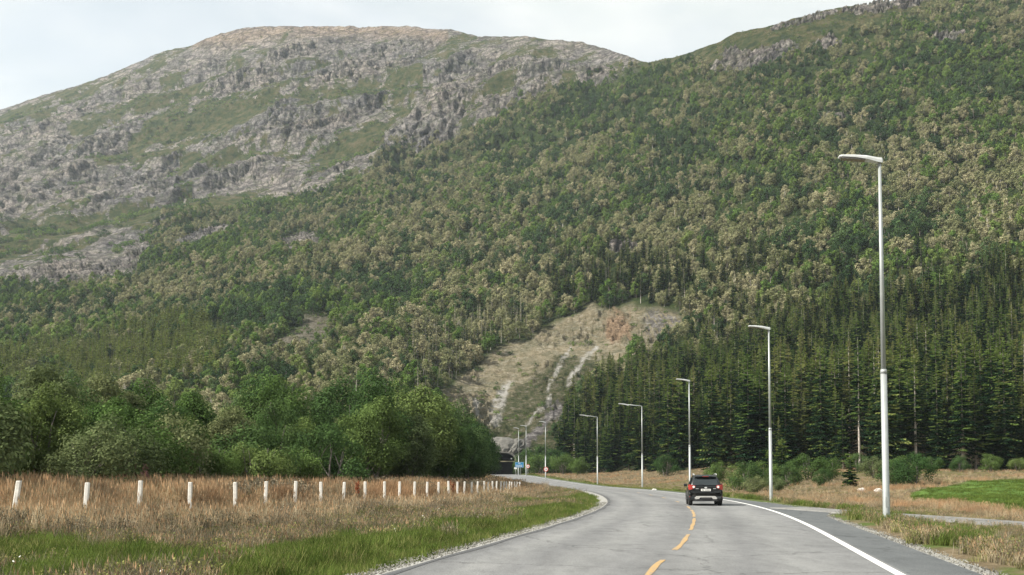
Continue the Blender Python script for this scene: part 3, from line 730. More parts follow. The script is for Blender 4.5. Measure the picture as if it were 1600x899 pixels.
# ------------------------------------------------------------------ tunnel portal
M['tunnel_rock'] = simple('portal_rock', (.11, .105, .092), .9, 0, .45, .9)
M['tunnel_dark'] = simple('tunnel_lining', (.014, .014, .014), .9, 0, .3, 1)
M['concrete'] = simple('stained_concrete', (.22, .21, .19), .85, 0, .3, 1.2)
def arch(y, hw, hs, top, nseg=16, jig=0.0, seed=0):
    """ring of points of a horseshoe opening: up the left, over, down the right"""
    r_ = random.Random(seed); P = [(TX - hw, y, TZ - .6)]
    for k in range(nseg + 1):
        a_ = math.pi - math.pi * k / nseg
        P.append((TX + hw * math.copysign(abs(math.cos(a_)) ** .7, math.cos(a_)) + r_.uniform(-jig, jig), y + r_.uniform(-jig, jig), TZ + hs + (top - hs) * math.sin(a_) ** .6 + r_.uniform(-jig, jig)))
    P.append((TX + hw, y, TZ - .6))
    return P
tp = empty('tunnel_portal', (0, 0, 0)); tag(tp, 'dark arched road tunnel mouth cut into grey rock at the end of the road', 'tunnel')
mb = MB()
rings = [arch(345.2 + k * 8, 4.75, 3.6, 7.3) for k in range(14)]
mb.loft(rings, 0, cap=False, closed=False)
mb.add(rings[-1], [tuple(range(len(rings[-1])))])
obj('lining', mb.mesh('lining', [M['tunnel_dark']], True), tp)
mb = MB()
A = [arch(344.9, 4.75, 3.6, 7.3), arch(344.7, 5.15, 3.7, 7.7), arch(345.6, 5.3, 3.8, 7.85), arch(347, 5.3, 3.8, 7.85)]
mb.loft(A, 0, cap=False, closed=False)
obj('portal_rim', mb.mesh('portal_rim', [M['concrete']]), tp)
# rough rock brow around the rim
mb = MB(); brow = []
for k, (hw, hs, top, y) in enumerate([(5.2, 3.7, 7.75, 345.3), (6.4, 4.1, 8.9, 345.6), (7.6, 4.6, 10.1, 347.2), (9.2, 5.2, 11.8, 350.5), (10.5, 6, 13.5, 356)]):
    brow.append(arch(y, hw, hs, top, 30, .05 if k == 0 else .55, 40 + k))
mb.loft(brow, 0, cap=False, closed=False)
obj('rock_brow', mb.mesh('rock_brow', [M['tunnel_rock']]), tp)
mb = MB(); mb.box((TX, 344.5, TZ + 4.55), (9.3, .25, .28)); mb.box((TX - 4.6, 344.5, TZ + 5.2), (.2, .2, 1.2)); mb.box((TX + 4.6, 344.5, TZ + 5.2), (.2, .2, 1.2))
M['gantry'] = simple('pale_gantry', (.42, .37, .24), .6, 0, .1, 3)
obj('height_bar', mb.mesh('height_bar', [M['gantry']]), tp)
mb = MB(); mb.box((TX + 3.4, 344.35, TZ + 5.5), (.55, .2, .45)); mb.box((TX + 3.4, 344.2, TZ + 5.5), (.4, .1, .3))
obj('signal_box', mb.mesh('signal_box', [M['sign_white']]), tp)

# ------------------------------------------------------------------ vegetation prototypes
def quads_mesh(name, P, Nn, size, aspect, mats, midx, rng, extra=None):
    """leaf-like rhombs: centre P, normal Nn, size per leaf"""
    k = len(P)
    t = rng.normal(size=(k, 3)); t -= (t * Nn).sum(1, keepdims=True) * Nn; t /= np.linalg.norm(t, axis=1, keepdims=True) + 1e-9
    s_ = np.cross(Nn, t); L = size[:, None] * .5; Wd = L * aspect
    V = np.stack([P - t * L, P + s_ * Wd, P + t * L, P - s_ * Wd], 1).reshape(-1, 3)
    Fc = np.arange(4 * k).reshape(-1, 4); mi = np.asarray(midx)
    if extra is not None:
        eV, eF, eM = extra
        V = np.concatenate([V, eV]); Fc = np.concatenate([Fc, np.asarray(eF) + 4 * k]); mi = np.concatenate([mi, eM])
    return mesh_np(name, V, Fc, mats, midx=mi)
def tube_np(paths, n=5):
    V = []; Fs = []
    for pts, rad in paths:
        b0 = len(V); pts = [Vector(p) for p in pts]
        for i, p in enumerate(pts):
            d = (pts[min(i + 1, len(pts) - 1)] - pts[max(i - 1, 0)]).normalized()
            up = Vector((0, 1, 0)) if abs(d.y) < .9 else Vector((1, 0, 0)); a = d.cross(up).normalized(); b = d.cross(a)
            for k in range(n):
                t = 2 * math.pi * k / n; V.append(tuple(p + (a * math.cos(t) + b * math.sin(t)) * rad[i]))
        for i in range(len(pts) - 1):
            for k in range(n): Fs.append((b0 + i * n + k, b0 + i * n + (k + 1) % n, b0 + (i + 1) * n + (k + 1) % n, b0 + (i + 1) * n + k))
    return np.array(V), np.array(Fs)
def nrm(v): return v / (np.linalg.norm(v, axis=1, keepdims=True) + 1e-9)

def broadleaf(name, H, W, base, nclump, nleaf, leaf, leafm, barkm, seed, stems=1, pointy=0.0, one=True):
    """returns crown mesh, trunk mesh (or one joined mesh)"""
    rng = np.random.RandomState(seed)
    C = []; Rr = []
    lean = rng.normal(size=2) * .04 * H
    for i in range(nclump):
        v = rng.normal(size=3); v /= np.linalg.norm(v); v[2] = v[2] * .9 + .12
        q = rng.uniform(.35, .92) ** .6
        zc = base + (H - base) * (.5 + .5 * v[2] * q)
        tt_ = (zc - base) / (H - base)
        wr = W * .5 * (1 - pointy * tt_) * (.75 + .4 * math.sin(math.pi * min(1, tt_ * .9 + .1)))
        C.append((v[0] * q * wr + lean[0] * tt_, v[1] * q * wr + lean[1] * tt_, zc - .05 * H)); Rr.append(rng.uniform(.13, .23) * W * (1.05 - .45 * tt_ * (pointy + .3)))
    C = np.array(C); Rr = np.array(Rr)
    ci = rng.choice(nclump, nleaf, p=Rr ** 2 / (Rr ** 2).sum())
    d = nrm(rng.normal(size=(nleaf, 3))); d[:, 2] = np.where((d[:, 2] < -.3) & (rng.uniform(size=nleaf) < .45), -d[:, 2], d[:, 2])
    rad = (.35 + .75 * rng.uniform(size=nleaf) ** .6)
    P = C[ci] + d * (Rr[ci] * rad)[:, None] * np.array([1, 1, 1.0])
    P[:, 2] = np.maximum(P[:, 2], .15)
    Nn = nrm(d * .9 + np.array([0, 0, .3]) + rng.normal(size=(nleaf, 3)) * .38)
    sz = leaf * rng.uniform(.6, 1.4, nleaf)
    paths = []
    for s_ in range(stems):
        a0 = rng.uniform(0, 6.28); top = H * rng.uniform(.7, .92); ox, oy = (0, 0) if stems == 1 else (math.cos(a0) * W * .05, math.sin(a0) * W * .05)
        pts = [(ox, oy, -.3)]
        for k in range(1, 6):
            f = k / 5; sp = (W * .18 * f if stems > 1 else 0)
            pts.append((ox + math.cos(a0) * sp + lean[0] * f + rng.normal() * .02 * H * f * .6, oy + math.sin(a0) * sp + lean[1] * f + rng.normal() * .02 * H * f * .6, top * f))
        r0 = .016 * H + .03
        paths.append((pts, [r0 * (1 - .85 * k / 5) for k in range(6)]))
        for i in rng.choice(nclump, min(nclump, 7 if stems == 1 else 4), replace=False):
            k = min(4, max(1, int(5 * (C[i, 2] * .62) / top))); p0 = np.array(pts[k]); p1 = C[i]; mid = (p0 + p1) / 2 + np.array([0, 0, .04 * H])
            paths.append(([p0, mid, p1], [r0 * .4, r0 * .25, r0 * .08]))
    tV, tF = tube_np(paths, 5)
    if one:
        return quads_mesh(name, P, Nn, sz, .62, [leafm, barkm], np.zeros(nleaf), rng, (tV, tF, np.ones(len(tF)))), None
    return quads_mesh(name + '_crown', P, Nn, sz, .62, [leafm], np.zeros(nleaf), rng), mesh_np(name + '_trunk', tV, tF, [barkm], smooth=True)

def spruce(name, H, Rm, base, step, nb, seg, seed, needle, tipm, barkm, sparse=0.0, dead_low=0.0, rag=.42):
    """whorls of drooping fronds; returns crown, trunk"""
    rng = np.random.RandomState(seed); V = []; mi = []
    h = base
    while h < H * .985:
        f = h / H
        Rw = Rm * (1 - f) ** .78 * (1 + .10 * math.sin(h * 1.7 + seed)) + .12
        if f < .25: Rw *= .75 + f
        k = max(3, int(nb * (1 - .5 * f)))
        a0 = rng.uniform(0, 6.28)
        for j in range(k):
            if rng.uniform() < sparse * (1 - f) * 1.1: continue
            az = a0 + 6.283 * j / k + rng.normal() * .22; L = Rw * rng.uniform(1 - rag, 1 + rag * .7)
            dirx, diry = math.cos(az), math.sin(az)
            dr = .10 + .42 * (1 - f) + rng.uniform(-.05, .08)
            hj = h + rng.uniform(-1.1, 1.1) * step
            dead = f < dead_low * rng.uniform(.7, 1.2)
            pt = lambda t: np.array([dirx * L * t, diry * L * t, hj - L * (dr * t - .24 * t * t * (1 - .3 * f)) + .0])
            side = np.array([-diry, dirx, 0.0])
            segs = max(2, int(round(seg * (L / Rm) ** .5)))
            mcol = 2 if dead else (1 if (f > .80 or rng.uniform() < .10 + .22 * f) else 0)  # higher fronds get the painted sunlit colour more often
            for q in range(segs):
                t0, t1 = q / segs, (q + 1) / segs; p0, p1 = pt(t0), pt(t1); pm = pt((t0 + t1) / 2 + .25 / segs)
                wl = L * (.34 * (1 - t0) + .07) * rng.uniform(.8, 1.2) * (.45 if dead else 1)
                th_ = L * (.09 if dead else .30) / segs + .02
                for sg in (-1, 1):
                    tip = pm + side * sg * wl - np.array([0, 0, wl * rng.uniform(.25, .6)]) + np.array([dirx, diry, 0]) * wl * .45
                    a = p0 + np.array([0, 0, .03]); e_ = (p1 - p0) * (.85 if not dead else .2)
                    V += [p0, tip, tip * .25 + (p0 + e_) * .75 - np.array([0, 0, th_ * .3]), p0 + e_]
                    mi.append(mcol if not (mcol == 0 and t0 > .62 and rng.uniform() < .25) else 1)
                if not dead:
                    V += [p0 + np.array([0, 0, th_ * .2]), p1, p1 - np.array([0, 0, th_ * 1.1]), p0 - np.array([0, 0, th_ * 1.3])]; mi.append(mcol)
        h += step * (1 - .35 * f) * rng.uniform(.8, 1.2)
    for j in range(6):     # leader
        a_ = j * 1.05; V += [np.array([0, 0, H * 1.0]), np.array([math.cos(a_) * .16, math.sin(a_) * .16, H * .95]), np.array([0, 0, H * .93]), np.array([-math.cos(a_) * .16, -math.sin(a_) * .16, H * .95])]; mi.append(1)
    V = np.array(V); Fc = np.arange(len(V)).reshape(-1, 4)
    crown = mesh_np(name + '_crown', V, Fc, [needle, tipm, M['dead_needle']], midx=mi)
    r0 = .011 * H + .02
    tV, tF = tube_np([([(0, 0, -.6), (rng.normal() * .04, 0, H * .3), (0, 0, H * .7), (0, 0, H)], [r0, r0 * .8, r0 * .38, .015])], 6)
    trunk = mesh_np(name + '_trunk', tV, tF, [barkm], smooth=True)
    return crown, trunk
def join(name, a, b):
    """one mesh from crown + trunk"""
    na, nb_ = len(a.vertices), len(b.vertices)
    Va = np.empty(na * 3, np.float32); a.vertices.foreach_get('co', Va); Vb = np.empty(nb_ * 3, np.float32); b.vertices.foreach_get('co', Vb)
    Fa = np.empty(len(a.loops), np.int32); a.loops.foreach_get('vertex_index', Fa); Fb = np.empty(len(b.loops), np.int32); b.loops.foreach_get('vertex_index', Fb)
    ma_ = np.empty(len(a.polygons), np.int32); a.polygons.foreach_get('material_index', ma_)
    k = len(a.materials)
    return mesh_np(name, np.concatenate([Va, Vb]).reshape(-1, 3), np.concatenate([Fa, Fb + na]).reshape(-1, 4), list(a.materials) + [b.materials[0]], midx=np.concatenate([ma_, np.full(len(b.polygons), k)]))

# unit-size prototypes ---------------------------------------------
SP = []
for i, (base, sparse, dl, Rm, bark) in enumerate([(.6, .03, 0, 2.7, 'bark'), (1.0, .06, .12, 2.9, 'bark'), (2.2, .14, .28, 2.5, 'bark'), (.8, .04, 0, 2.3, 'bark'), (3.5, .30, .42, 2.3, 'bark_birch'), (1.2, .08, .18, 3.1, 'bark')]):
    SP.append(spruce('spruce_%d' % i, 20.0, Rm, base, .36, 8, 5, 100 + i, M['spruce'], M['spruce_tip'], M[bark], sparse, dl))
SPJ = [join('far_spruce_%d' % i, *s_) for i, s_ in enumerate(SP)]
SPT = [join('thin_spruce_%d' % i, *spruce('ts%d' % i, 16.0, 1.5, 2.0, .6, 6, 3, 140 + i, M['birch_tan'] if i == 2 else M['spruce'], M['spruce_tip'], M['bark_birch'] if i == 2 else M['bark'], .22, .2)) for i in range(3)]
SPY = [join('young_spruce_%d' % i, *spruce('ys%d' % i, 8.0, 1.5, .2, .4, 7, 3, 150 + i, M['young_needle'], M['young_needle'], M['bark'], .05, 0)) for i in range(3)]
DEAD = [spruce('dead_spruce_%d' % i, 15.0, 1.2, 1.5, .7, 6, 3, 160 + i, M['dead_needle'], M['dead_needle'], M['bark_dead'], .45, 2.0) for i in range(3)]
BI = []
for i, (lm, W, pt_) in enumerate([('birch_green', 6.2, .3), ('birch_green', 5.4, .45), ('birch_dark', 6.4, .2), ('birch_tan', 5.8, .35), ('birch_tan', 6.6, .2), ('birch_tan', 5.0, .5), ('birch_green', 5.8, .2), ('birch_dark', 5.6, .4)]):
    BI.append(broadleaf('birch_%d' % i, 9.0, W, .9, 20, 1500, .50, M[lm], M['bark_birch' if i == 5 else 'bark'], 200 + i, 1, pt_)[0])
SH = [broadleaf('shrub_%d' % i, 3.0, 4.0, .1, 9, 260, .42, M[lm], M['bark'], 230 + i, 3)[0] for i, lm in enumerate(['birch_green', 'birch_dark', 'birch_green', 'birch_tan'])]

# ------------------------------------------------------------------ planting the slope
ARX = (MX[1:, :] - MX[:-1, :])[:, 1:] ; ARY = (MY[:, 1:] - MY[:, :-1])[1:, :]
area = np.abs(ARX * ARY)
def sample(density, seed, spacing):
    """density per m2 on the grid cells -> px-grid indices (float) thinned to a minimum spacing"""
    rng = np.random.RandomState(seed)
    lam = area * density[1:, 1:]
    k = rng.poisson(lam); ii, jj = np.nonzero(k); rep = k[ii, jj]; ii = np.repeat(ii, rep).astype(float); jj = np.repeat(jj, rep).astype(float)
    ii += rng.uniform(size=len(ii)); jj += rng.uniform(size=len(jj))
    x = bil(MX, ii, jj); y = bil(MY, ii, jj)
    o_ = rng.permutation(len(x)); seen = {}; keep = []
    cell = spacing
    for q in o_:
        key = (int(x[q] // cell), int(y[q] // cell))
        if key in seen: continue
        seen[key] = 1; keep.append(q)
    keep = np.array(keep, int) if keep else np.zeros(0, int)
    return ii[keep], jj[keep]
def bil(A, i, j):
    i0 = np.clip(i.astype(int), 0, A.shape[0] - 2); j0 = np.clip(j.astype(int), 0, A.shape[1] - 2); fi, fj = i - i0, j - j0
    return A[i0, j0] * (1 - fi) * (1 - fj) + A[i0 + 1, j0] * fi * (1 - fj) + A[i0, j0 + 1] * (1 - fi) * fj + A[i0 + 1, j0 + 1] * fi * fj
inb = ((PX > -130) & (PX < 1730)).astype(float)
nzz = 18 * (fbm(PX / 35, PY / 30, 0, 3, 201) - .5) * 2
spr = (PY > np.interp(PX, [840, 866, 880, 900, 960, 1010, 1060, 1100, 1180, 1260, 1350, 1450, 1600, 1730], [760, 720, 690, 668, 632, 612, 590, 572, 548, 506, 496, 470, 450, 436]) + nzz).astype(float) * (PX > 840)
spr_edge = ((PY > np.interp(PX, [1040, 1100, 1180, 1260, 1350, 1600, 1730], [480, 440, 415, 425, 420, 405, 400]) + nzz) & (PX > 1060)).astype(float) * (1 - spr) * (fbm(PX / 12, PY / 12, 0, 3, 207) > .50)
patch_y = in_poly(PX, PY + nzz * .4, [(-130, 560), (-130, 640), (0, 640), (150, 640), (330, 590), (360, 545), (330, 510), (260, 500), (120, 540), (0, 560)]).astype(float)
patch_t = in_poly(PX + nzz * .6, PY, [(640, 620), (640, 545), (700, 510), (770, 500), (835, 480), (840, 540), (780, 560), (720, 590), (690, 640)]).astype(float) * .8
patch_u = in_poly(PX + nzz * .5, PY, [(860, 492), (855, 440), (900, 410), (970, 405), (1040, 420), (1130, 400), (1190, 440), (1100, 470), (1000, 486)]).astype(float) * (fbm(PX / 18, PY / 18, 0, 3, 211) > .41)
clear = np.clip(np.maximum.reduce([cutr * 1.15, outc, scree * .9]), 0, 1)
_sh = lambda A_, k_: np.maximum.reduce([np.concatenate([A_[:, s_:], np.repeat(A_[:, -1:], s_, 1)], 1) for s_ in range(1, k_, 2)])
clear = np.maximum(clear, _sh((cutr > .4) * 1.0, 20) * (PX < 872) * (PY > 505) * (PY < 705)); clear = np.maximum(clear, _sh((outc > .4) * 1.0, 7) * (PX < 1100)); clear = np.minimum(clear, 1 - .55 * (scree > .3) * (fbm(PX / 7, PY / 5, 0, 2, 441) > .50))
clear_low = np.clip(smooth1(clear, 5, 1), 0, 1)
heathtop = ((PX > 1000) & (PY < np.interp(PX, [1000, 1060, 1160, 1280, 1400, 1460], [106, 102, 82, 58, 26, 6]) + nzz * .5)).astype(float)
roadclr = ((np.abs(lat(MX, MY)) < 7.5) & (MY < 346)).astype(float)
tunclr = ((np.abs(MX - TX) < 7.5) & (MY < 356)).astype(float)
free = inb * (clear < .35) * (1 - roadclr) * (1 - tunclr) * (MY2 > 0)
# keep the view of the cutting: no tall trees just below it
apron = in_poly(PX, PY, [(660, 690), (672, 640), (745, 742), (868, 742), (872, 700), (850, 748), (740, 748)]).astype(float)
vis_low = in_poly(PX, PY, [(640, 700), (660, 640), (700, 640), (745, 660), (745, 745), (640, 745)]).astype(float)
fre2 = free * (1 - .9 * apron)
forest = below * (1 - heathtop) * fre2
conif = np.clip(spr + spr_edge + patch_y + patch_t + patch_u, 0, 1)
dirt_gap = ((fbm(PX / 22 + PY / 40, PY / 13, 0, 4, 221) > .64)).astype(float)

plants = []      # (kind, variant, x, y, z, height scale, width scale)
def put(kind, ii, jj, vfun, sfun, seed):
    rng = np.random.RandomState(seed); x = bil(MX, ii, jj); y = bil(MY2, ii, jj); z = bil(MZ, ii, jj); px_ = bil(PX, ii, jj); py_ = bil(PY, ii, jj)
    v = vfun(px_, py_, rng, x, y); s_ = sfun(px_, py_, rng)
    return dict(kind=kind, x=x, y=y, z=z - .2, v=v, s=s_, r=rng.uniform(0, 6.28, len(x)), px=px_, py=py_, w=rng.uniform(.85, 1.18, len(x)))

i_, j_ = sample(spr * fre2 * .085, 301, 2.9)
P_spr = put('spruce', i_, j_, lambda a, b_, r, x, y: r.choice(6, len(a), p=[.24, .2, .16, .2, .08, .12]), lambda a, b_, r: r.uniform(.55, 1.3, len(a)) * np.interp(b_, [440, 600, 745], [.75, .92, 1.0]), 302)
i_, j_ = sample(np.clip(spr_edge + patch_u, 0, 1) * forest * .045, 303, 3.4)
P_spe = put('spruce', i_, j_, lambda a, b_, r, x, y: r.choice(6, len(a)), lambda a, b_, r: r.uniform(.45, .9, len(a)), 304)
i_, j_ = sample(patch_y * forest * .075, 305, 2.8)
P_spy = put('young', i_, j_, lambda a, b_, r, x, y: r.choice(3, len(a)), lambda a, b_, r: r.uniform(.85, 1.6, len(a)), 306)
i_, j_ = sample(patch_t * forest * .035, 307, 3.2)
P_spt = put('thin', i_, j_, lambda a, b_, r, x, y: r.choice(3, len(a)), lambda a, b_, r: r.uniform(.5, .95, len(a)), 308)
dens = forest * (1 - np.clip(spr + patch_y * .8 + patch_t * .5 + patch_u * .7, 0, 1)) * (1 - .8 * dirt_gap)
i_, j_ = sample(dens * .070 * (DD < 1500), 309, 4.1)
def bvar(a, b_, r, x, y):
    # browned crowns gather in patches, most of them on the middle and right of the slope
    t = .5 + .75 * (fbm(x / 75, y / 120, 0, 3, 401) - .5) + .35 * (fbm(x / 18, y / 18, 0, 2, 402) - .5) + r.normal(size=len(a)) * .17
    bias = np.interp(a, [0, 300, 600, 900, 1600], [-.10, -.02, .05, .07, .05]) + np.interp(b_, [0, 120, 250, 400, 560, 700], [-.10, -.06, .04, .05, .05, -.02])
    tan = t + bias > .568
    tt2 = fbm(x / 40, y / 50, 3, 3, 404) + r.normal(size=len(a)) * .16
    return np.where(tan, r.choice([3, 4, 5], len(a)), np.where(tt2 > .52, r.choice([2, 7], len(a)), r.choice([0, 1, 6], len(a))))
P_bi = put('birch', i_, j_, bvar, lambda a, b_, r: (.54 + .68 * r.uniform(size=len(a)) ** 1.3) * np.interp(b_, [60, 200, 420, 600], [.85, 1.0, 1.08, 1.0]) * np.interp(a, [0, 700], [.85, 1]) * (.70 + .6 * fbm(a / 30, b_ / 22, 0, 2, 433)), 310)
i_, j_ = sample(veg * (1 - below) * sstep(.5, .62, fbm(X / 60, Z_ / 40, 0, 4, 411) + .25 * vb) * inb * (PY > 110) * .028, 311, 5)
P_sh = put('shrub', i_, j_, lambda a, b_, r, x, y: r.choice(3, len(a)), lambda a, b_, r: r.uniform(.8, 1.9, len(a)) * np.interp(b_, [100, 300], [.5, 1.2]), 312)
i_, j_ = sample((cutr > .3) * sstep(.50, .62, fbm(PX / 16, PY / 12, 0, 3, 413)) * .035 * (1 - tunclr) + heathtop * .045 * inb * (fbm(PX / 14, PY / 7, 0, 3, 431) > .47) + dirt_gap * forest * .05 + (scree > .3) * .03 * inb + forest * spr * .0, 313, 3)
P_sc = put('shrub', i_, j_, lambda a, b_, r, x, y: r.choice([0, 2, 3, 1], len(a)), lambda a, b_, r: r.uniform(.25, .75, len(a)), 314)
def cat_(a, b_): return {k: (a[k] if k == 'kind' else np.concatenate([a[k], b_[k]])) for k in a}
P_spr = cat_(P_spr, P_spe); P_sh = cat_(P_sh, P_sc)
print('trees', len(P_spr['x']), len(P_spy['x']), len(P_spt['x']), len(P_bi['x']), len(P_sh['x']))

def scatter(name, pts, rot, scl, var, protos, label, cat):
    """one object of countless plants: points carrying instances of the prototypes"""
    me = bpy.data.meshes.new(name); me.vertices.add(len(pts)); me.vertices.foreach_set('co', np.asarray(pts, np.float32).ravel())
    a_ = me.attributes.new('rot', 'FLOAT_VECTOR', 'POINT'); a_.data.foreach_set('vector', np.asarray(rot, np.float32).ravel())
    a_ = me.attributes.new('scl', 'FLOAT_VECTOR', 'POINT'); a_.data.foreach_set('vector', np.asarray(scl, np.float32).ravel())
    a_ = me.attributes.new('var', 'INT', 'POINT'); a_.data.foreach_set('value', np.asarray(var, np.int32))
    o = obj(name, me)
    pc = bpy.data.collections.new(name + '_kinds')
    for i, p in enumerate(protos): pc.objects.link(bpy.data.objects.new('%s_kind_%02d' % (name, i), p))
    ng = bpy.data.node_groups.new(name, 'GeometryNodeTree')
    ng.interface.new_socket('Geometry', in_out='INPUT', socket_type='NodeSocketGeometry'); ng.interface.new_socket('Geometry', in_out='OUTPUT', socket_type='NodeSocketGeometry')
    gi = ng.nodes.new('NodeGroupInput'); go = ng.nodes.new('NodeGroupOutput')
    m2p = ng.nodes.new('GeometryNodeMeshToPoints'); ci = ng.nodes.new('GeometryNodeCollectionInfo'); ci.inputs['Collection'].default_value = pc
    ci.inputs['Separate Children'].default_value = True; ci.inputs['Reset Children'].default_value = True
    ip = ng.nodes.new('GeometryNodeInstanceOnPoints'); ip.inputs['Pick Instance'].default_value = True
    def na(nm, ty):
        x = ng.nodes.new('GeometryNodeInputNamedAttribute'); x.data_type = ty; x.inputs['Name'].default_value = nm; return x.outputs['Attribute']
    L_ = ng.links.new
    L_(gi.outputs[0], m2p.inputs['Mesh']); L_(m2p.outputs['Points'], ip.inputs['Points']); L_(ci.outputs[0], ip.inputs['Instance'])
    L_(na('var', 'INT'), ip.inputs['Instance Index']); L_(na('rot', 'FLOAT_VECTOR'), ip.inputs['Rotation']); L_(na('scl', 'FLOAT_VECTOR'), ip.inputs['Scale'])
    L_(ip.outputs[0], go.inputs[0])
    md = o.modifiers.new('planting', 'NODES'); md.node_group = ng
    return tag(o, label, cat, kind='stuff')
def scat_dict(name, D, idx, protos, label, cat):
    k = len(idx); z0 = np.zeros(k)
    scatter(name, np.stack([D['x'][idx], D['y'][idx], D['z'][idx]], 1), np.stack([z0 + 0, z0, D['r'][idx]], 1), np.stack([D['s'][idx] * D['w'][idx]] * 2 + [D['s'][idx]], 1), D['v'][idx], protos, label, cat)
def split(D, h, nmax):
    """indices of the nmax that show largest and are in the frame, and the rest"""
    infr = (D['px'] > -5) & (D['px'] < 1605)
    size = D['s'] * h / D['y'] * infr
    o_ = np.argsort(-size); return o_[:nmax], o_[nmax:]

# ---- spruces: the 300 largest are things of their own
LAMPS_PX = [(1375, 'the nearest street lamp'), (1204, 'the second street lamp'), (1078, 'the third street lamp'), (1004, 'the fourth street lamp'), (933, 'the fifth street lamp'), (852, 'the sixth street lamp')]
def zone(px_):
    if px_ > 1420: return 'right of the nearest lamp'
    if px_ > 1330: return 'behind the nearest street lamp'
    if px_ > 1235: return 'between nearest and second lamps'
    if px_ > 1165: return 'behind the second street lamp'
    if px_ > 1100: return 'between second and third lamps'
    if px_ > 1050: return 'behind the third street lamp'
    if px_ > 975: return 'behind the fourth street lamp'
    if px_ > 905: return 'behind the fifth street lamp'
    return 'at left end by the sixth lamp'
big_, rest_ = split(P_spr, 20, 300)
look = {0: 'dense dark green', 1: 'broad dark green', 2: 'tall green', 3: 'slim dark green', 4: 'thin pale-trunked', 5: 'broad heavy'}
for q in big_:
    v = int(P_spr['v'][q]); e_ = empty('spruce_tree', (float(P_spr['x'][q]), float(P_spr['y'][q]), float(P_spr['z'][q])), float(P_spr['r'][q]))
    s_ = float(P_spr['s'][q]); w_ = s_ * float(P_spr['w'][q]); e_.scale = (w_, w_, s_)
    lowup = 'at stand foot' if P_spr['py'][q] > 725 else ('halfway up stand' if P_spr['py'][q] > 660 else 'high in stand')
    tag(e_, '%s spruce %s %s' % (look[v], lowup, zone(float(P_spr['px'][q]))), 'spruce tree', 'spruces of the dark stand right of the road')
    obj('crown', SP[v][0], e_); obj('trunk', SP[v][1], e_)
scat_dict('spruce_forest', P_spr, rest_, SPJ, 'dark spruce forest rising up the slope behind the front trees', 'forest')
# ---- birches
bb, br = split(P_bi, 9, 300)
tone = {0: 'fresh green', 1: 'slim fresh green', 2: 'dark green', 3: 'brown tinged', 4: 'broad brown tinged', 5: 'slim brown tinged', 6: 'rounded green', 7: 'slim dark green'}
def zone2(px_, py_):
    if px_ > 1150: s_ = 'on slope above the spruce stand'
    elif px_ > 960: s_ = 'on the slope above the rock cutting'
    elif px_ > 640: s_ = 'beside the rock cutting'
    elif px_ > 380: s_ = 'on lower slope above tall roadside trees'
    else: s_ = 'on far left lower slope behind roadside thicket'
    return s_
for q in bb:
    v = int(P_bi['v'][q]); s_ = float(P_bi['s'][q]); w_ = s_ * float(P_bi['w'][q])
    o = obj('birch_tree', BI[v], None, (float(P_bi['x'][q]), float(P_bi['y'][q]), float(P_bi['z'][q]))); o.scale = (w_, w_, s_); o.rotation_euler[2] = float(P_bi['r'][q])
    tag(o, '%s birch %s' % (tone[v], zone2(P_bi['px'][q], P_bi['py'][q])), 'birch tree', 'birches of the wooded slope')
scat_dict('birch_forest', P_bi, br, BI, 'birch forest of green and brown crowns covering the mountain slope', 'forest')
idx = np.arange(len(P_spy['x'])); bb, br = split(P_spy, 8, 0)
scat_dict('young_spruce_plantation', P_spy, np.arange(len(P_spy['x'])), SPY, 'yellow green young spruces on the far left lower slope', 'plantation')
scat_dict('thin_spruce_wood', P_spt, np.arange(len(P_spt['x'])), SPT, 'thin pale-trunked spruces left of the rock cutting', 'wood')
scat_dict('mountain_scrub', P_sh, np.arange(len(P_sh['x'])), SH, 'low scrub dotted over ledges and bare rock', 'scrub')
# dead spruces standing out of the canopy
def at_px(px_, py_):
    i = np.interp(px_, cpx, range(len(cpx))); i0 = int(round(i)); j = np.interp(-py_, -PY[i0], range(NROW)); j0 = int(round(j))
    return float(MX[i0, j0]), float(MY2[i0, j0]), float(MZ[i0, j0])
for k, (px_, py_, hh_, lb) in enumerate([(557, 628, 14, 'bleached dead spruce above the tall roadside trees left of the cutting'), (792, 535, 13, 'dead grey spruce at the upper edge of the rock cutting, left one of two'), (806, 530, 14, 'dead grey spruce at the upper edge of the rock cutting, right one of two'),
        (712, 585, 12, 'bleached dead spruce beside the lower left edge of the rock cutting'), (947, 460, 13, 'pale dead spruce on the slope straight above the rock cutting'), (1148, 470, 14, 'pale dead spruce above the left shoulder of the spruce stand'), (668, 640, 9, 'short dead stem where the roadside trees meet the rock cutting')]):
    x, y, z = at_px(px_, py_); e_ = empty('dead_spruce', (x, y, z - .2), k * 1.3); e_.scale = [hh_ / 15 * .9, hh_ / 15 * .9, hh_ / 15]
    tag(e_, lb, 'dead tree', 'dead spruces on the slope'); obj('branches', DEAD[k % 3][0], e_); obj('trunk', DEAD[k % 3][1], e_)

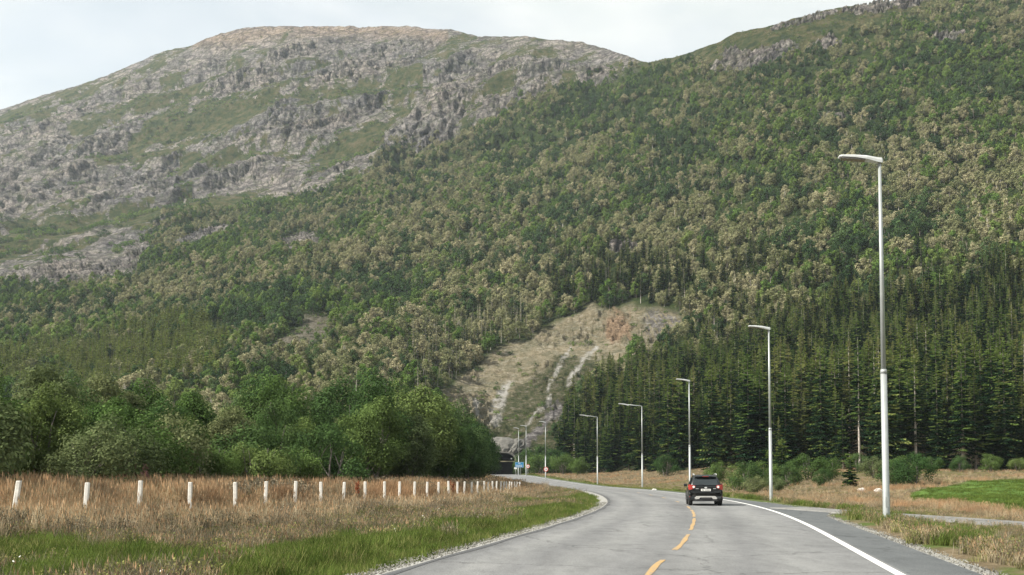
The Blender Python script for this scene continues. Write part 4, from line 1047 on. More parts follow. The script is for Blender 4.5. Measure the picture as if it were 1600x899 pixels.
# ------------------------------------------------------------------ roadside thicket on the left
NB = []
for i, (lm, bk, H, W, st, base) in enumerate([('leaf_near', 'bark', 10, 7.2, 2, 1.2), ('leaf_near_dark', 'bark', 10, 7.6, 3, .9), ('leaf_near_dark', 'bark', 10, 6.6, 1, 1.6), ('leaf_near', 'bark', 10, 6.4, 2, .8), ('leaf_near_olive', 'bark', 10, 6.0, 3, 1.0)]):
    NB.append(broadleaf('roadside_tree_%d' % i, H, W, base, 60, 21000, .21, M[lm], M[bk], 300 + i, st, .25, one=False))
NS = []
for i, lm in enumerate(['leaf_near', 'leaf_near_olive', 'leaf_near_dark', 'leaf_near']):
    NS.append(broadleaf('bush_%d' % i, 4.0, 4.4, .1, 26, 7500, .15, M[lm], M['bark'], 320 + i, 4, .15, one=False))
POSTPX = [800 + F * p[0] / p[1] for p in FENCE]
ORD = ['first', 'second', 'third', 'fourth', 'fifth', 'sixth', 'seventh', 'eighth', 'ninth', 'tenth', 'eleventh', 'twelfth', 'thirteenth', 'fourteenth', 'fifteenth', 'sixteenth', 'seventeenth', 'eighteenth', 'nineteenth', 'twentieth', 'twenty-first', 'twenty-second', 'twenty-third', 'twenty-fourth', 'twenty-fifth', 'twenty-sixth', 'twenty-seventh', 'twenty-eighth', 'twenty-ninth', 'thirtieth', 'thirty-first', 'thirty-second']
used = {}
def post_phrase(px_):
    k = int(np.argmin([abs(px_ - p) for p in POSTPX])); d = px_ - POSTPX[k]
    side_ = 'straight behind' if abs(d) < 12 else ('just right of' if d > 0 else 'just left of')
    if px_ < 0: return 'cut by the left edge of the photo'
    return '%s %s white post from left' % (side_, ORD[k])
rng = np.random.RandomState(55)
rows = [  # name, offset beyond the fence, start y, end y, spacing, height range, protos
    ('front row', 7.5, 36, 70, 3.3, (3.6, 5.4), 'bush'),
    ('middle row', 12.5, 36, 100, 4.0, (5.4, 7.2), 'tree'),
    ('back row', 19.0, 40, 150, 4.6, (7.0, 9.0), 'tree'),
]
def fence_pos(y, off):
    th_ = math.atan((float(fenx(y + 4)) - float(fenx(y - 4))) / 8)
    return float(fenx(y)) - math.cos(th_) * off, y + math.sin(th_) * off
extra_trees = [  # hand placed: x, y, height, variant: the tall trees towards the tunnel
    (-14, 92, 10.8, 1), (-10.5, 104, 11.2, 0), (-17.0, 100, 11.2, 2), (-9.5, 118, 11.0, 3), (-14.0, 118, 13.0, 1), (-6.6, 128, 11.0, 1), (-11, 132, 13.0, 3), (-6.0, 142, 10.5, 2), (-8.5, 150, 12.0, 1), (-6.0, 162, 10, 2),
    (-21, 88, 10.2, 3), (-24, 97, 11, 1), (-12.0, 84, 8.5, 0), (-9.4, 92, 7.5, 4), (-7.0, 108, 7.6, 3), (-5.2, 120, 7.6, 2), (-5.1, 134, 8, 1), (-8, 176, 10, 2), (-11, 200, 10, 1), (-13, 230, 10, 3), (-11.5, 262, 8, 1), (-13, 290, 8, 2), (-12, 315, 7, 1)]
place = []
for nm, off, y0, y1, sp, (h0, h1), kd in rows:
    y = y0
    while y < y1:
        x, yy = fence_pos(y, off + rng.uniform(-1.8, 1.8)); h = rng.uniform(h0, h1)
        place.append((nm, x, yy, h, kd, rng.randint(4 if kd == 'bush' else 5))); y += sp * rng.uniform(.8, 1.25)
for x, y, h, v in extra_trees: place.append(('tall end', x, y, h, 'tree', v))
vn_name = {('tree', 0): 'mid green', ('tree', 1): 'dark green', ('tree', 2): 'dark narrow', ('tree', 3): 'fresh green', ('tree', 4): 'olive green', ('bush', 0): 'fresh green', ('bush', 1): 'olive green', ('bush', 2): 'dark green', ('bush', 3): 'mid green'}
def put_tree(x, y, h, kd, v, label, group, cat, rzz=None, zoff=0.0):
    pr = NB[v] if kd == 'tree' else NS[v]; s_ = h / (10.0 if kd == 'tree' else 4.0)
    e_ = empty('broadleaf_tree' if kd == 'tree' else 'leafy_bush', (x, y, float(zg(x, y)) - .1 + zoff), rng.uniform(0, 6.28) if rzz is None else rzz)
    e_.scale = (s_ * rng.uniform(.92, 1.1),) * 2 + (s_,)
    tag(e_, label, cat, group); obj('crown' if kd == 'tree' else 'foliage', pr[0], e_); obj('trunk' if kd == 'tree' else 'stems', pr[1], e_)
    return e_
for nm, x, y, h, kd, v in place:
    px_ = 800 + F * x / y
    if px_ < -160: continue
    base_ = '%s %s, %s, %s' % (vn_name[(kd, v)], 'tree' if kd == 'tree' else 'bush', nm if nm != 'tall end' else ('tall clump' if y < 170 else 'near tunnel'), post_phrase(px_))
    kk = used.get(base_, 0); used[base_] = kk + 1
    put_tree(x, y, h, kd, v, base_ if kk == 0 else base_ + (', farther one' if kk == 1 else ', farthest one'), 'trees and bushes of the left roadside thicket', 'tree' if kd == 'tree' else 'bush')

# ------------------------------------------------------------------ bushes in the valley on the right
for px_, y, h, v, kd, lb in [
    (1232, 112, 2.6, 2, 'bush', 'dark bush behind the foot of the second street lamp'), (1168, 108, 3.4, 2, 'bush', 'dark bush in the dry grass right of the black car'), (1190, 118, 3.8, 0, 'bush', 'green bush left of the second street lamp, behind a darker one'),
    (1148, 116, 3.2, 3, 'bush', 'rounded bush nearest the right side of the black car'), (1180, 96, 2.0, 1, 'bush', 'low olive bush between the black car and second lamp'), (1212, 100, 1.8, 1, 'bush', 'low olive bush just right of the second lamp foot'),
    (1262, 125, 3.9, 0, 'bush', 'large green bush at the forest edge right of second lamp'), (1285, 105, 1.9, 2, 'bush', 'low dark bush left of the small round-topped conifer'), (1300, 130, 3.0, 3, 'bush', 'green bush at forest edge behind small conifer'),
    (1395, 96, 2.6, 2, 'bush', 'dark bush right behind the nearest street lamp'), (1428, 92, 3.2, 2, 'bush', 'dark green bush at the left tip of the green field'), (1412, 104, 3.0, 0, 'bush', 'bush behind the dark bush at the field tip'),
    (1366, 118, 2.7, 1, 'bush', 'olive bush behind the nearest lamp pole'), (1120, 150, 3.6, 3, 'bush', 'leafy bush at the forest edge above the car roof'), (1455, 140, 2.8, 0, 'bush', 'bush at the forest edge above the field tip'),
    (1500, 146, 2.6, 2, 'bush', 'dark bush at the forest edge above the middle of the field'), (1545, 150, 3.0, 3, 'bush', 'green bush at the forest edge above the field, second from right'), (1590, 150, 2.6, 0, 'bush', 'bush at the forest edge at the right border'),
    (1340, 146, 3.0, 2, 'bush', 'dark bush under the spruces left of the nearest lamp'), (905, 250, 5.0, 3, 'bush', 'roadside bush between the fifth and sixth street lamps'), (880, 262, 6.5, 0, 'bush', 'pale green bush beside the sixth street lamp'),
    (868, 285, 7.5, 2, 'bush', 'dark bush behind the sixth street lamp'), (840, 300, 7.5, 0, 'bush', 'bush behind the right round sign'), (826, 318, 8.5, 2, 'bush', 'dark tall bush between the tunnel and sixth lamp'), (1040, 205, 4.5, 2, 'bush', 'dark bush between third and fourth lamps'),
    (812, 330, 5.5, 3, 'bush', 'bush growing at the right of the tunnel mouth'), (848, 330, 10, 2, 'bush', 'tall dark bush at the foot of the rock cutting'), (762, 342, 7, 2, 'bush', 'dark bush at the left of the tunnel mouth')]:
    x = (px_ - 800) / F * y
    put_tree(x, y, h, kd, v, lb, 'bushes right of the road', 'bush')
for px_, y, h, lb in [(1328, 98, 3.4, 'small dark conifer alone in the dry grass left of the nearest lamp'), (1200, 122, 4.6, 'small yellow green spruce left of the second lamp'), (1222, 138, 6, 'young spruce at the forest edge behind the second lamp')]:
    x = (px_ - 800) / F * y; e_ = empty('young_spruce', (x, y, float(zg(x, y)) - .1), h); e_.scale = [h / 8 * 1.25] * 2 + [h / 8]
    cr, tk_ = spruce('ysp', 8.0, 1.9, .15, .30, 9, 4, int(px_), M['spruce'], M['spruce_tip'], M['bark'], .02, 0)
    tag(e_, lb, 'young spruce', 'young spruces on the right'); obj('crown', cr, e_); obj('trunk', tk_, e_)
# boulders
def boulder(x, y, s_, lb, seed):
    rng_ = np.random.RandomState(seed); V = []; n1, n2 = 8, 12
    for i in range(n1 + 1):
        for j in range(n2):
            t = math.pi * i / n1; p = 2 * math.pi * j / n2; d = np.array([math.sin(t) * math.cos(p), math.sin(t) * math.sin(p), math.cos(t)])
            r_ = 1 + .35 * (float(fbm(d[0] * 1.6 + seed, d[1] * 1.6, d[2] * 1.6, 2, seed)) - .5) * 2
            V.append(d * r_ * s_ * np.array([1, .8, .6]))
    Fs = [(i * n2 + j, i * n2 + (j + 1) % n2, (i + 1) * n2 + (j + 1) % n2, (i + 1) * n2 + j) for i in range(n1) for j in range(n2)]
    o = obj('boulder', mesh_np('boulder', V, Fs, [M['boulder']]), None, (x, y, float(zg(x, y)) + s_ * .25)); tag(o, lb, 'boulder', 'pale boulders in the dry grass')
M['boulder'] = simple('pale_boulder', (.55, .53, .49), .9, 0, .25, 4)
boulder((1345 - 800) / F * 86, 86, .36, 'pale boulder in the dry grass left of the nearest lamp pole', 3)
boulder((1371 - 800) / F * 84, 84, .36, 'white boulder touching the left edge of the nearest lamp pole', 5)
boulder((1022 - 800) / F * 122, 122, .32, 'grey boulder in the dry verge between the third and fourth lamps', 9)

# ------------------------------------------------------------------ grasses
def tuft(name, nb_, h, w, spread, lean, matl, seed, heads=0.0, bend=.35):
    rng_ = np.random.RandomState(seed); V = []; mi = []
    for i in range(nb_):
        a_ = rng_.uniform(0, 6.28); r_ = spread * math.sqrt(rng_.uniform()); b0 = np.array([math.cos(a_) * r_, math.sin(a_) * r_, -.05]); hh_ = h * rng_.uniform(.55, 1.15)
        d = rng_.uniform(0, 6.28); l_ = lean * rng_.uniform(.2, 1.2) * hh_; dv = np.array([math.cos(d), math.sin(d), 0]); wv = np.array([-dv[1], dv[0], 0]) if rng_.uniform() < .5 else dv
        wv = wv * w * rng_.uniform(.6, 1.3)
        m_ = b0 + dv * l_ * bend + np.array([0, 0, hh_ * .6]); t_ = b0 + dv * l_ + np.array([0, 0, hh_])
        V += [b0 - wv * .5, b0 + wv * .5, m_ + wv * .45, m_ - wv * .45]; mi.append(0)
        V += [m_ - wv * .45, m_ + wv * .45, t_ + wv * .12, t_ - wv * .12]; mi.append(0)
        if rng_.uniform() < heads:
            hw = w * 1.8; t2 = t_ + np.array([0, 0, -.16 * hh_]); V += [t2, (t_ + t2) / 2 + wv / w * hw * .6, t_ + np.array([0, 0, .03]), (t_ + t2) / 2 - wv / w * hw * .6]; mi.append(1)
    V = np.array(V); return mesh_np(name, V, np.arange(len(V)).reshape(-1, 4), [M[matl], M['grass_rust'] if heads else M[matl]], midx=mi)
def weedc(name, seed, matl, h=.45, nleaf=110):
    rng_ = np.random.RandomState(seed); P = []; paths = []
    for s_ in range(9):
        a_ = rng_.uniform(0, 6.28); r_ = rng_.uniform(.02, .28); hh_ = h * rng_.uniform(.5, 1.2); tx, ty = math.cos(a_) * r_, math.sin(a_) * r_
        paths.append(([(tx * .5, ty * .5, -.05), (tx * 1.3, ty * 1.3, hh_)], [.008, .004]))
        for k in range(nleaf // 9): f = rng_.uniform(.25, 1.05); P.append((tx * (.5 + .8 * f) + rng_.normal() * .05, ty * (.5 + .8 * f) + rng_.normal() * .05, hh_ * f))
    P = np.array(P); Nn = nrm(rng_.normal(size=P.shape) + np.array([0, 0, .6])); tV, tF = tube_np(paths, 3)
    return quads_mesh(name, P, Nn, np.full(len(P), .05), .6, [M[matl], M['weed']], np.zeros(len(P)), rng_, (tV, tF, np.ones(len(tF))))
G = [tuft('green_tuft_0', 46, .26, .012, .22, .5, 'grass_green', 1), tuft('green_tuft_1', 40, .36, .014, .20, .45, 'grass_green', 2), tuft('olive_tuft', 40, .30, .012, .25, .5, 'grass_olive', 3),       # 0-2
     tuft('dry_tuft_0', 30, .80, .012, .20, .30, 'grass_dry', 4, .5), tuft('dry_tuft_1', 26, 1.0, .012, .22, .28, 'grass_dry', 5, .5), tuft('rust_tuft', 28, .95, .012, .22, .28, 'grass_rust', 6, .4),   # 3-5
     tuft('dry_low', 34, .38, .011, .24, .6, 'grass_dry', 7, .2),                                                                                                                                      # 6
     tuft('weed_0', 34, .5, .012, .3, .5, 'weed', 8, .15), weedc('weed_1', 9, 'weed', .55), weedc('weed_2', 10, 'grass_olive', .35),                                                                                            # 7-9
     tuft('field_tuft', 40, .20, .016, .3, .4, 'grass_green', 12), weedc('clover', 13, 'flower', .3, 27), tuft('bare_tuft', 16, .22, .011, .26, .7, 'weed', 14, .2)]                                 # 10-12
def grow(name, dens_fn, region, label, cat, seed, nmax):
    """region: list of (x0,x1,y0,y1,per m2)"""
    rng_ = np.random.RandomState(seed); X_, Yy = [], []
    for x0, x1, y0, y1, dn in region:
        k = int((x1 - x0) * (y1 - y0) * dn); X_.append(rng_.uniform(x0, x1, k)); Yy.append(rng_.uniform(y0, y1, k))
    x = np.concatenate(X_); y = np.concatenate(Yy)
    px_ = 800 + F * x / np.maximum(y, .1); ok = (px_ > -90) & (px_ < 1690) & (y > 12.5)
    x, y = x[ok], y[ok]
    var, scl_, keep = dens_fn(x, y, rng_)
    x, y, var, scl_ = x[keep], y[keep], var[keep], scl_[keep]
    z = zg(x, y) - .02; k = len(x)
    sx_ = np.maximum(scl_, 1e-3) * np.interp(y, [20, 60, 140, 300], [1, 1.15, 1.6, 2.3])       # sparser planting far off: wider clumps
    scatter(name, np.stack([x, y, z], 1), np.stack([rng_.normal(size=k) * .08, rng_.normal(size=k) * .08, rng_.uniform(0, 6.28, k)], 1), np.stack([sx_, sx_, scl_], 1), var, G, label, cat)
    print(name, k)
def left_fn(x, y, r):
    g, tall, weed, fld, L, f, n1, n2 = bands(x, y); k = len(x); u = r.uniform(size=k)
    var = np.full(k, 12); scl_ = r.uniform(.7, 1.25, k); v2 = r.uniform(size=k)
    rust = fbm(x * .25, y * .12, 0, 3, 501) + r.normal(size=k) * .05
    var = np.where(u < tall, np.where(rust > .56, 5, r.choice([3, 4], k)), var)
    isw = (u >= tall) & (v2 < weed); var = np.where(isw, r.choice([7, 8, 6, 7, 9, 3], k), var)
    isg = (u >= tall) & ~isw & (r.uniform(size=k) < g); var = np.where(isg, r.choice([0, 1, 0, 2], k), var)
    rest = (u >= tall) & ~isw & ~isg; var = np.where(rest, r.choice([6, 12, 9, 7, 2, 12, 11], k, p=[.2, .22, .14, .16, .16, .1, .02]), var)
    # greyer, softer plants behind the fence towards the middle
    ol = (f < -1) & (fbm(x * .12, y * .08, 0, 2, 503) > .56) & (y > 46); var = np.where(ol, r.choice([2, 8, 9, 7], k), var)
    scl_ = np.where(var == 5, scl_ * 1.0, scl_); scl_ = np.where(ol, scl_ * 1.6, scl_)
    e = -4.15 - L; keep = (e > .62 + .55 * (fbm(y * .8, y * 0, 0, 3, 505) - .3) + (r.uniform(size=k) - .5) * .35) & (L < 0) & (f > -9)
    scl_ = scl_ * np.where((e < 1.6), .8, 1.0) * np.where((tall > .3) & (f > -.3), np.interp(f, [-.3, .1, 2.0, 4.5], [.55, .36, .36, .44]), np.where((tall > .5) & (f < -.8), 1.30, 1.0))
    return var, scl_, keep
grow('left_verge_grass', left_fn, [(-16, 8, 12, 32, 42), (-30, 10, 32, 56, 24), (-26, 12, 56, 90, 11), (-20, 14, 90, 140, 5.5), (-22, 14, 140, 260, 2.2), (-16, 6, 260, 345, 1.2)], 'green, grey and tall brown dry grass of the left verge around the fence', 'grass', 21, 0)
def right_fn(x, y, r):
    g, tall, weed, fld, L, f, n1, n2 = bands(x, y); k = len(x); pd = path_off(x, y)
    scl_ = r.uniform(.7, 1.25, k); e2 = L - sh_out(y)
    beyond = (e2 > 6.6) | ((y > 58) & (e2 > 2.2)); 
    var = r.choice([6, 12, 9, 7, 2, 6], k)
    isg = ~beyond & (r.uniform(size=k) < g); var = np.where(isg, r.choice([1, 0, 1, 2], k), var); scl_ = np.where(isg, scl_ * 1.05, scl_ * .8) * np.where((e2 > 2.6) & ~beyond, .62, 1)
    rust = fbm(x * .2, y * .12, 0, 3, 511) + r.normal(size=k) * .06
    bsh = beyond & ~fld; var = np.where(bsh, np.where(rust > .66, 5, np.where(rust > .44, r.choice([3, 4, 6, 2], k), r.choice([8, 7, 3, 9, 2], k))), var)
    scl_ = np.where(bsh, scl_ * np.where(y < 62, .62, .52) , scl_)
    lo = (y > 88) & (y < 170) & (x > 20) & ~fld; var = np.where(lo & (r.uniform(size=k) < .5), r.choice([2, 9, 6], k), var)
    gp = (y > 120) & (y < 175) & (fbm(x * .05, y * .03, 0, 2, 515) > .52); var = np.where(gp, r.choice([2, 0, 2], k), var)
    keep = (e2 > .85 + (fbm(y * .7, y * 0, 2, 3, 507) - .4) * 1.3) & (L > 0) & (pd > 1.15) & ~fld
    mouth = (np.abs(y - 51) < 6) & (e2 < 2.5) & (x < 15); keep &= ~mouth
    return var, scl_, keep
grow('right_verge_grass', right_fn, [(5, 20, 12, 32, 36), (8, 34, 32, 62, 22), (10, 60, 62, 100, 8), (10, 100, 100, 190, 3.2), (0, 60, 190, 300, 1.4)], 'green tufts and dry brown grass right of the road', 'grass', 22, 0)
def field_fn(x, y, r):
    k = len(x); fld = in_poly(x, y, FIELD); return np.full(k, 10), r.uniform(.6, 1.1, k), fld
grow('field_grass', field_fn, [(20, 60, 26, 70, 9), (25, 90, 70, 112, 4.5)], 'bright green mown grass of the rising field', 'grass', 23, 0)
# loose stones on the gravel strips
def stone(name, seed):
    rng_ = np.random.RandomState(seed); V = np.array([(-1, -1, -.5), (1, -1, -.5), (1, 1, -.5), (-1, 1, -.5), (-.6, -.6, .5), (.6, -.6, .5), (.6, .6, .5), (-.6, .6, .5)]) * rng_.uniform(.6, 1.1, (8, 3)) * .035
    return mesh_np(name, V, [(0, 3, 2, 1), (4, 5, 6, 7), (0, 1, 5, 4), (1, 2, 6, 5), (2, 3, 7, 6), (3, 0, 4, 7)], [M['stone']])
M['stone'] = leafmat('gravel_stones', [(0, (.13, .128, .122)), (1, (.27, .265, .25))], transl=0, fine=.5)
rng = np.random.RandomState(66); k = 9000
y = 13 + rng.uniform(size=k) ** 1.5 * 50; sd = rng.uniform(size=k) < .45
o_ = np.where(sd, -4.2 - rng.uniform(size=k) ** 1.3 * 1.0, sh_out(y) + .0 + rng.uniform(size=k) ** 1.2 * 1.25)
th_ = rth(y); x = rxc(y) + np.cos(th_) * o_; yq = y - np.sin(th_) * o_
ee = np.where(sd, -4.2 - o_, o_ - sh_out(y))
scatter('gravel_stones', np.stack([x, yq, rz(yq) + .01 - .08 * np.clip(ee, 0, 1)], 1), rng.uniform(0, 6.28, (k, 3)), np.repeat(rng.uniform(.2, .6, k)[:, None], 3, 1), rng.randint(0, 3, k), [stone('stone_%d' % i, i) for i in range(3)], 'loose pale stones lying on the road shoulders', 'gravel')

# tall single weeds
def stalk(x, y, h, headm, cat, lb, grp, nm, part):
    rng_ = np.random.RandomState(int(abs(x * 97 + y * 13))); z = float(zg(x, y)); e_ = empty(nm, (x, y, z))
    tag(e_, lb, cat, grp); paths = []; P = []
    for s_ in range(4):
        a_ = rng_.uniform(0, 6.28); tx, ty = math.cos(a_) * .12 * h, math.sin(a_) * .12 * h; hh_ = h * rng_.uniform(.75, 1)
        paths.append(([(0, 0, -.1), (tx * .5, ty * .5, hh_ * .5), (tx, ty, hh_)], [.012, .01, .006]))
        for q in range(110): f = rng_.uniform(.45, 1); P.append((tx * f + rng_.normal() * .03 * h, ty * f + rng_.normal() * .03 * h, hh_ * f))
    P = np.array(P); tV, tF = tube_np(paths, 4)
    obj('stem', mesh_np('stem', tV, tF, [M['weed']]), e_); obj(part, quads_mesh(part, P, nrm(rng_.normal(size=P.shape)), np.full(len(P), .07), .6, [M[headm]], np.zeros(len(P)), rng_), e_)['kind'] = 'stuff'
stalk(-9.1, 58.5, 1.5, 'dock', 'dock plant', 'rust red dock plant between the ninth and tenth white posts', 'dock plants', 'dock_plant', 'seed_heads')
stalk(-4.7, 79.2, 1.5, 'dock', 'dock plant', 'rust red dock plant beside the sixteenth white post', 'dock plants', 'dock_plant', 'seed_heads')
for x, y, lb in [(-18.2, 47.5, 'tall pinkish fireweed stalk behind the third white post'), (-17.2, 47.0, 'shorter fireweed stalk right of the tall one behind third post'), (-24.5, 49, 'fireweed stalks at the bush edge behind the first two posts')]:
    stalk(x, y, 2.2, 'fireweed', 'fireweed', lb, 'fireweed stalks', 'fireweed_plant', 'flower_heads')

# ------------------------------------------------------------------ fence posts
for i, (x, y) in enumerate(FENCE):
    mb = MB(); rr_ = random.Random(i); z0 = float(zg(x, y)); top = 1.55 - 6.5 / F * y + rr_.uniform(-.05, .04)
    lx, ly = rr_.uniform(-.02, .05), rr_.uniform(-.03, .03); s_ = .078
    H = top - z0
    if i == 0: lx = .13
    if i == 1: lx = .05
    rings = []
    for zz, k_ in [(-.3, 1), (0, 1), (H * .5, 1.0), (H - .03, 1.0), (H, .82)]:
        rings.append([(s_ * k_ * a_ + lx * zz, s_ * k_ * b_ * .8 + ly * zz, zz) for a_, b_ in [(-1, -.7), (-.7, -1), (.7, -1), (1, -.7), (1, .7), (.7, 1), (-.7, 1), (-1, .7)]])
    mb.loft(rings)
    o = obj('fence_post', mb.mesh('fence_post', [M['post_white']]), None, (x, y, z0))
    ps = 'leftmost' if i == 0 else ORD[i] + ' from the left'
    tag(o, 'white wooden fence post in tall dry grass, %s%s' % (ps, ', leaning right' if i == 0 else ''), 'fence post', 'white fence posts along the left verge')
mb = MB(); mb.tube([(0, 0, -.1), (.75, .2, 1.25)], [.06, .05], 8)
tag(obj('brace_post', mb.mesh('brace_post', [M['post_white']]), None, (.0, 119, float(zg(0, 119)))), 'slanting pale brace leaning on the last fence post', 'fence brace')

# ------------------------------------------------------------------ street lamps
def lamp(x, y, H, arm, label, z=None, big=1.0, az=0.0, sc=1.0):
    z0 = float(zg(x, y)) if z is None else z; e_ = empty('street_lamp', (x, y, z0), az)
    tag(e_, label, 'street lamp', 'street lamps along the right side of the road')
    hs = H * .41
    mb = MB(); mb.tube([(0, 0, -.5), (0, 0, .02), (0, 0, hs)], [.115 * sc, .115 * sc, .105 * sc], 14)
    lo = obj('pole', mb.mesh('pole', [M['pole']], True), e_)
    mb = MB(); mb.box((0, -.113 * sc, .75), (.10, .012, .34)); obj('service_hatch', mb.mesh('service_hatch', [M['pole']]), lo)
    mb = MB(); mb.tube([(0, 0, hs - .02), (0, 0, hs + .12)], [.118 * sc, .098 * sc], 14); obj('pole_collar', mb.mesh('pole_collar', [M['pole']], True), lo)
    mb = MB(); mb.tube([(0, 0, hs + .1), (0, 0, H - .06)], [.088 * sc, .052 * sc], 12); obj('upper_pole', mb.mesh('upper_pole', [M['pole']], True), e_)
    if arm > .1:
        mb = MB(); mb.tube([(0, 0, H - .12), (-.1, 0, H - .04), (-arm, 0, H + .07 * arm)], [.05, .05, .042], 8); obj('arm', mb.mesh('arm', [M['pole']], True), e_)
    # flat LED head: deep at the pole, thin at the tip
    t0 = -arm; zb = H + .07 * arm; mb = MB(); rings = []
    for u, hw, zt, zl in [(.10, .06, .0, -.11), (.06, .10, .04, -.14), (-.12, .12, .06, -.10), (-.45, .17, .12, -.01), (-.85, .18, .155, .06), (-1.30, .17, .175, .105), (-1.37, .13, .165, .12)]:
        cx_ = t0 + u
        rings.append([(cx_, -hw, zb + zl), (cx_, -hw, zb + (zt + zl) / 2 + .01), (cx_, -hw * .8, zb + zt), (cx_, hw * .8, zb + zt), (cx_, hw, zb + (zt + zl) / 2 + .01), (cx_, hw, zb + zl)])
    mb.loft(rings); hd = obj('lamp_head', mb.mesh('lamp_head', [M['lamp_head']]), e_)
    mb = MB(); mb.loft([[(t0 - .50, -.15, zb - .035), (t0 - .50, .15, zb - .035), (t0 - .50, .15, zb + .03), (t0 - .50, -.15, zb + .03)], [(t0 - 1.30, -.15, zb + .055), (t0 - 1.30, .15, zb + .055), (t0 - 1.30, .15, zb + .12), (t0 - 1.30, -.15, zb + .12)]])
    obj('lens', mb.mesh('lens', [M['lens']]), hd)
    return e_
lamp(12.75, 34.0, 12.6, 0, 'nearest and tallest grey street lamp, on the right verge by the footpath', az=R(-6))
lamp(17.4, 67.0, 11.7, 0, 'second street lamp from the right, behind the side verge right of the car', az=R(-3))
lamp(18.75, 105.0, 11.8, 0, 'third street lamp, rising just behind the black car')
lamp(18.7, 143.0, 11.9, 2.0, 'fourth street lamp, with a long arm, left of the car', z=float(zg(18.7, 143)))
lamp(15.1, 176.0, 12.0, 1.8, 'fifth street lamp, with a long arm, in front of the spruces', az=R(8))
lamp(6.9, 205.0, 12.0, .0, 'sixth street lamp, beside the right round road sign', az=R(12))
lamp(3.35, 236.0, 12.0, .0, 'seventh street lamp, between the two round signs and the blue sign', az=R(12))
lamp(1.75, 262.0, 12.4, .0, 'farthest street lamp, behind the blue sign at the tunnel', az=R(8))

# ------------------------------------------------------------------ signs
def disc(mb, c, r_, th_, n_=24, m_=0, inner=0.0):
    if inner:
        rings = [[(c[0] + rr_ * math.cos(t), yy_, c[2] + rr_ * math.sin(t)) for rr_, yy_ in ((inner, c[1]), (r_, c[1]), (r_, c[1] + th_), (inner, c[1] + th_))] for t in [2 * math.pi * k / n_ for k in range(n_ + 1)]]
        mb.loft(rings, m_, cap=False)
    else:
        mb.loft([[(c[0] + r_ * math.cos(2 * math.pi * k / n_), y_, c[2] + r_ * math.sin(2 * math.pi * k / n_)) for k in range(n_)] for y_ in (c[1], c[1] + th_)], m_)
def round_sign(x, y, hz, r_, label):
    e_ = empty('round_road_sign', (x, y, float(zg(x, y)))); tag(e_, label, 'road sign', 'round road signs before the tunnel')
    mb = MB(); mb.tube([(0, .06, -.3), (0, .06, hz + r_ * .8)], .04, 8); obj('post', mb.mesh('post', [M['sign_back']], True), e_)
    mb = MB(); disc(mb, (0, 0, hz), r_ * .80, .02); f_ = obj('sign_face', mb.mesh('sign_face', [M['sign_white']]), e_)
    mb = MB(); disc(mb, (0, -.008, hz), r_, .036, inner=r_ * .76); obj('red_rim', mb.mesh('red_rim', [M['sign_red']]), e_)
    mb = MB(); mb.box((-.14 * r_ / .45, -.006, hz), (.13, .01, .20)); obj('symbol', mb.mesh('symbol', [M['sign_red']]), f_)
    mb = MB(); mb.box((.12 * r_ / .45, -.006, hz), (.15, .01, .20)); obj('symbol', mb.mesh('symbol', [M['sign_black']]), f_)
round_sign(6.95, 204.0, 2.3, .48, 'white round road sign with red rim at the foot of the sixth lamp')
round_sign(3.7, 232.0, 2.45, .46, 'white round road sign with red rim right of the blue sign')
e_ = empty('blue_information_sign', (1.85, 250.0, float(zg(1.85, 250)))); tag(e_, 'blue rectangular sign with white pictogram and lines on two posts', 'road sign')
zc = 1.55 + 19.5 / F * 250 - float(zg(1.85, 250))
for sx__ in (-.45, .3):
    mb = MB(); mb.tube([(sx__, .08, -.3), (sx__, .08, zc + .5)], .05, 8); obj('post', mb.mesh('post', [M['sign_back']], True), e_)
mb = MB(); mb.box((0, 0, zc), (2.15, .05, 1.35)); pn = obj('panel', mb.mesh('panel', [M['sign_blue']]), e_)
mb = MB()
for c_, d_ in [((0, -.03, zc + .62), (2.05, .012, .03)), ((0, -.03, zc - .62), (2.05, .012, .03)), ((-1.02, -.03, zc), (.03, .012, 1.24)), ((1.02, -.03, zc), (.03, .012, 1.24))]: mb.box(c_, d_)
obj('border', mb.mesh('border', [M['sign_white']]), pn)
mb = MB(); mb.loft([[(math.cos(t) * r_, yy_, zc + .22 + math.sin(t) * r_ * 1.1) for r_, yy_ in ((.14, -.034), (.24, -.034), (.24, -.026), (.14, -.026))] for t in np.linspace(0, math.pi, 9)]); obj('pictogram', mb.mesh('pictogram', [M['sign_white']]), pn)
for zl, wds in ((-.10, (.35, .2, .5, .3)), (-.38, (.25, .45, .3, .35))):
    mb = MB(); xx_ = -.85
    for w_ in wds: mb.box((xx_ + w_ / 2, -.03, zc + zl), (w_, .012, .11)); xx_ += w_ + .07
    obj('text_line', mb.mesh('text_line', [M['sign_white']]), pn)
e_ = empty('small_white_sign', (.95, 268.0, float(zg(.95, 268)))); tag(e_, 'small white sign plate left of the blue sign at the tunnel mouth', 'road sign')
mb = MB(); mb.tube([(0, .05, -.2), (0, .05, 2.0)], .04, 8); obj('post', mb.mesh('post', [M['sign_back']], True), e_)
mb = MB(); mb.box((0, 0, 1.9), (.75, .04, .5)); obj('plate', mb.mesh('plate', [M['sign_white']]), e_)

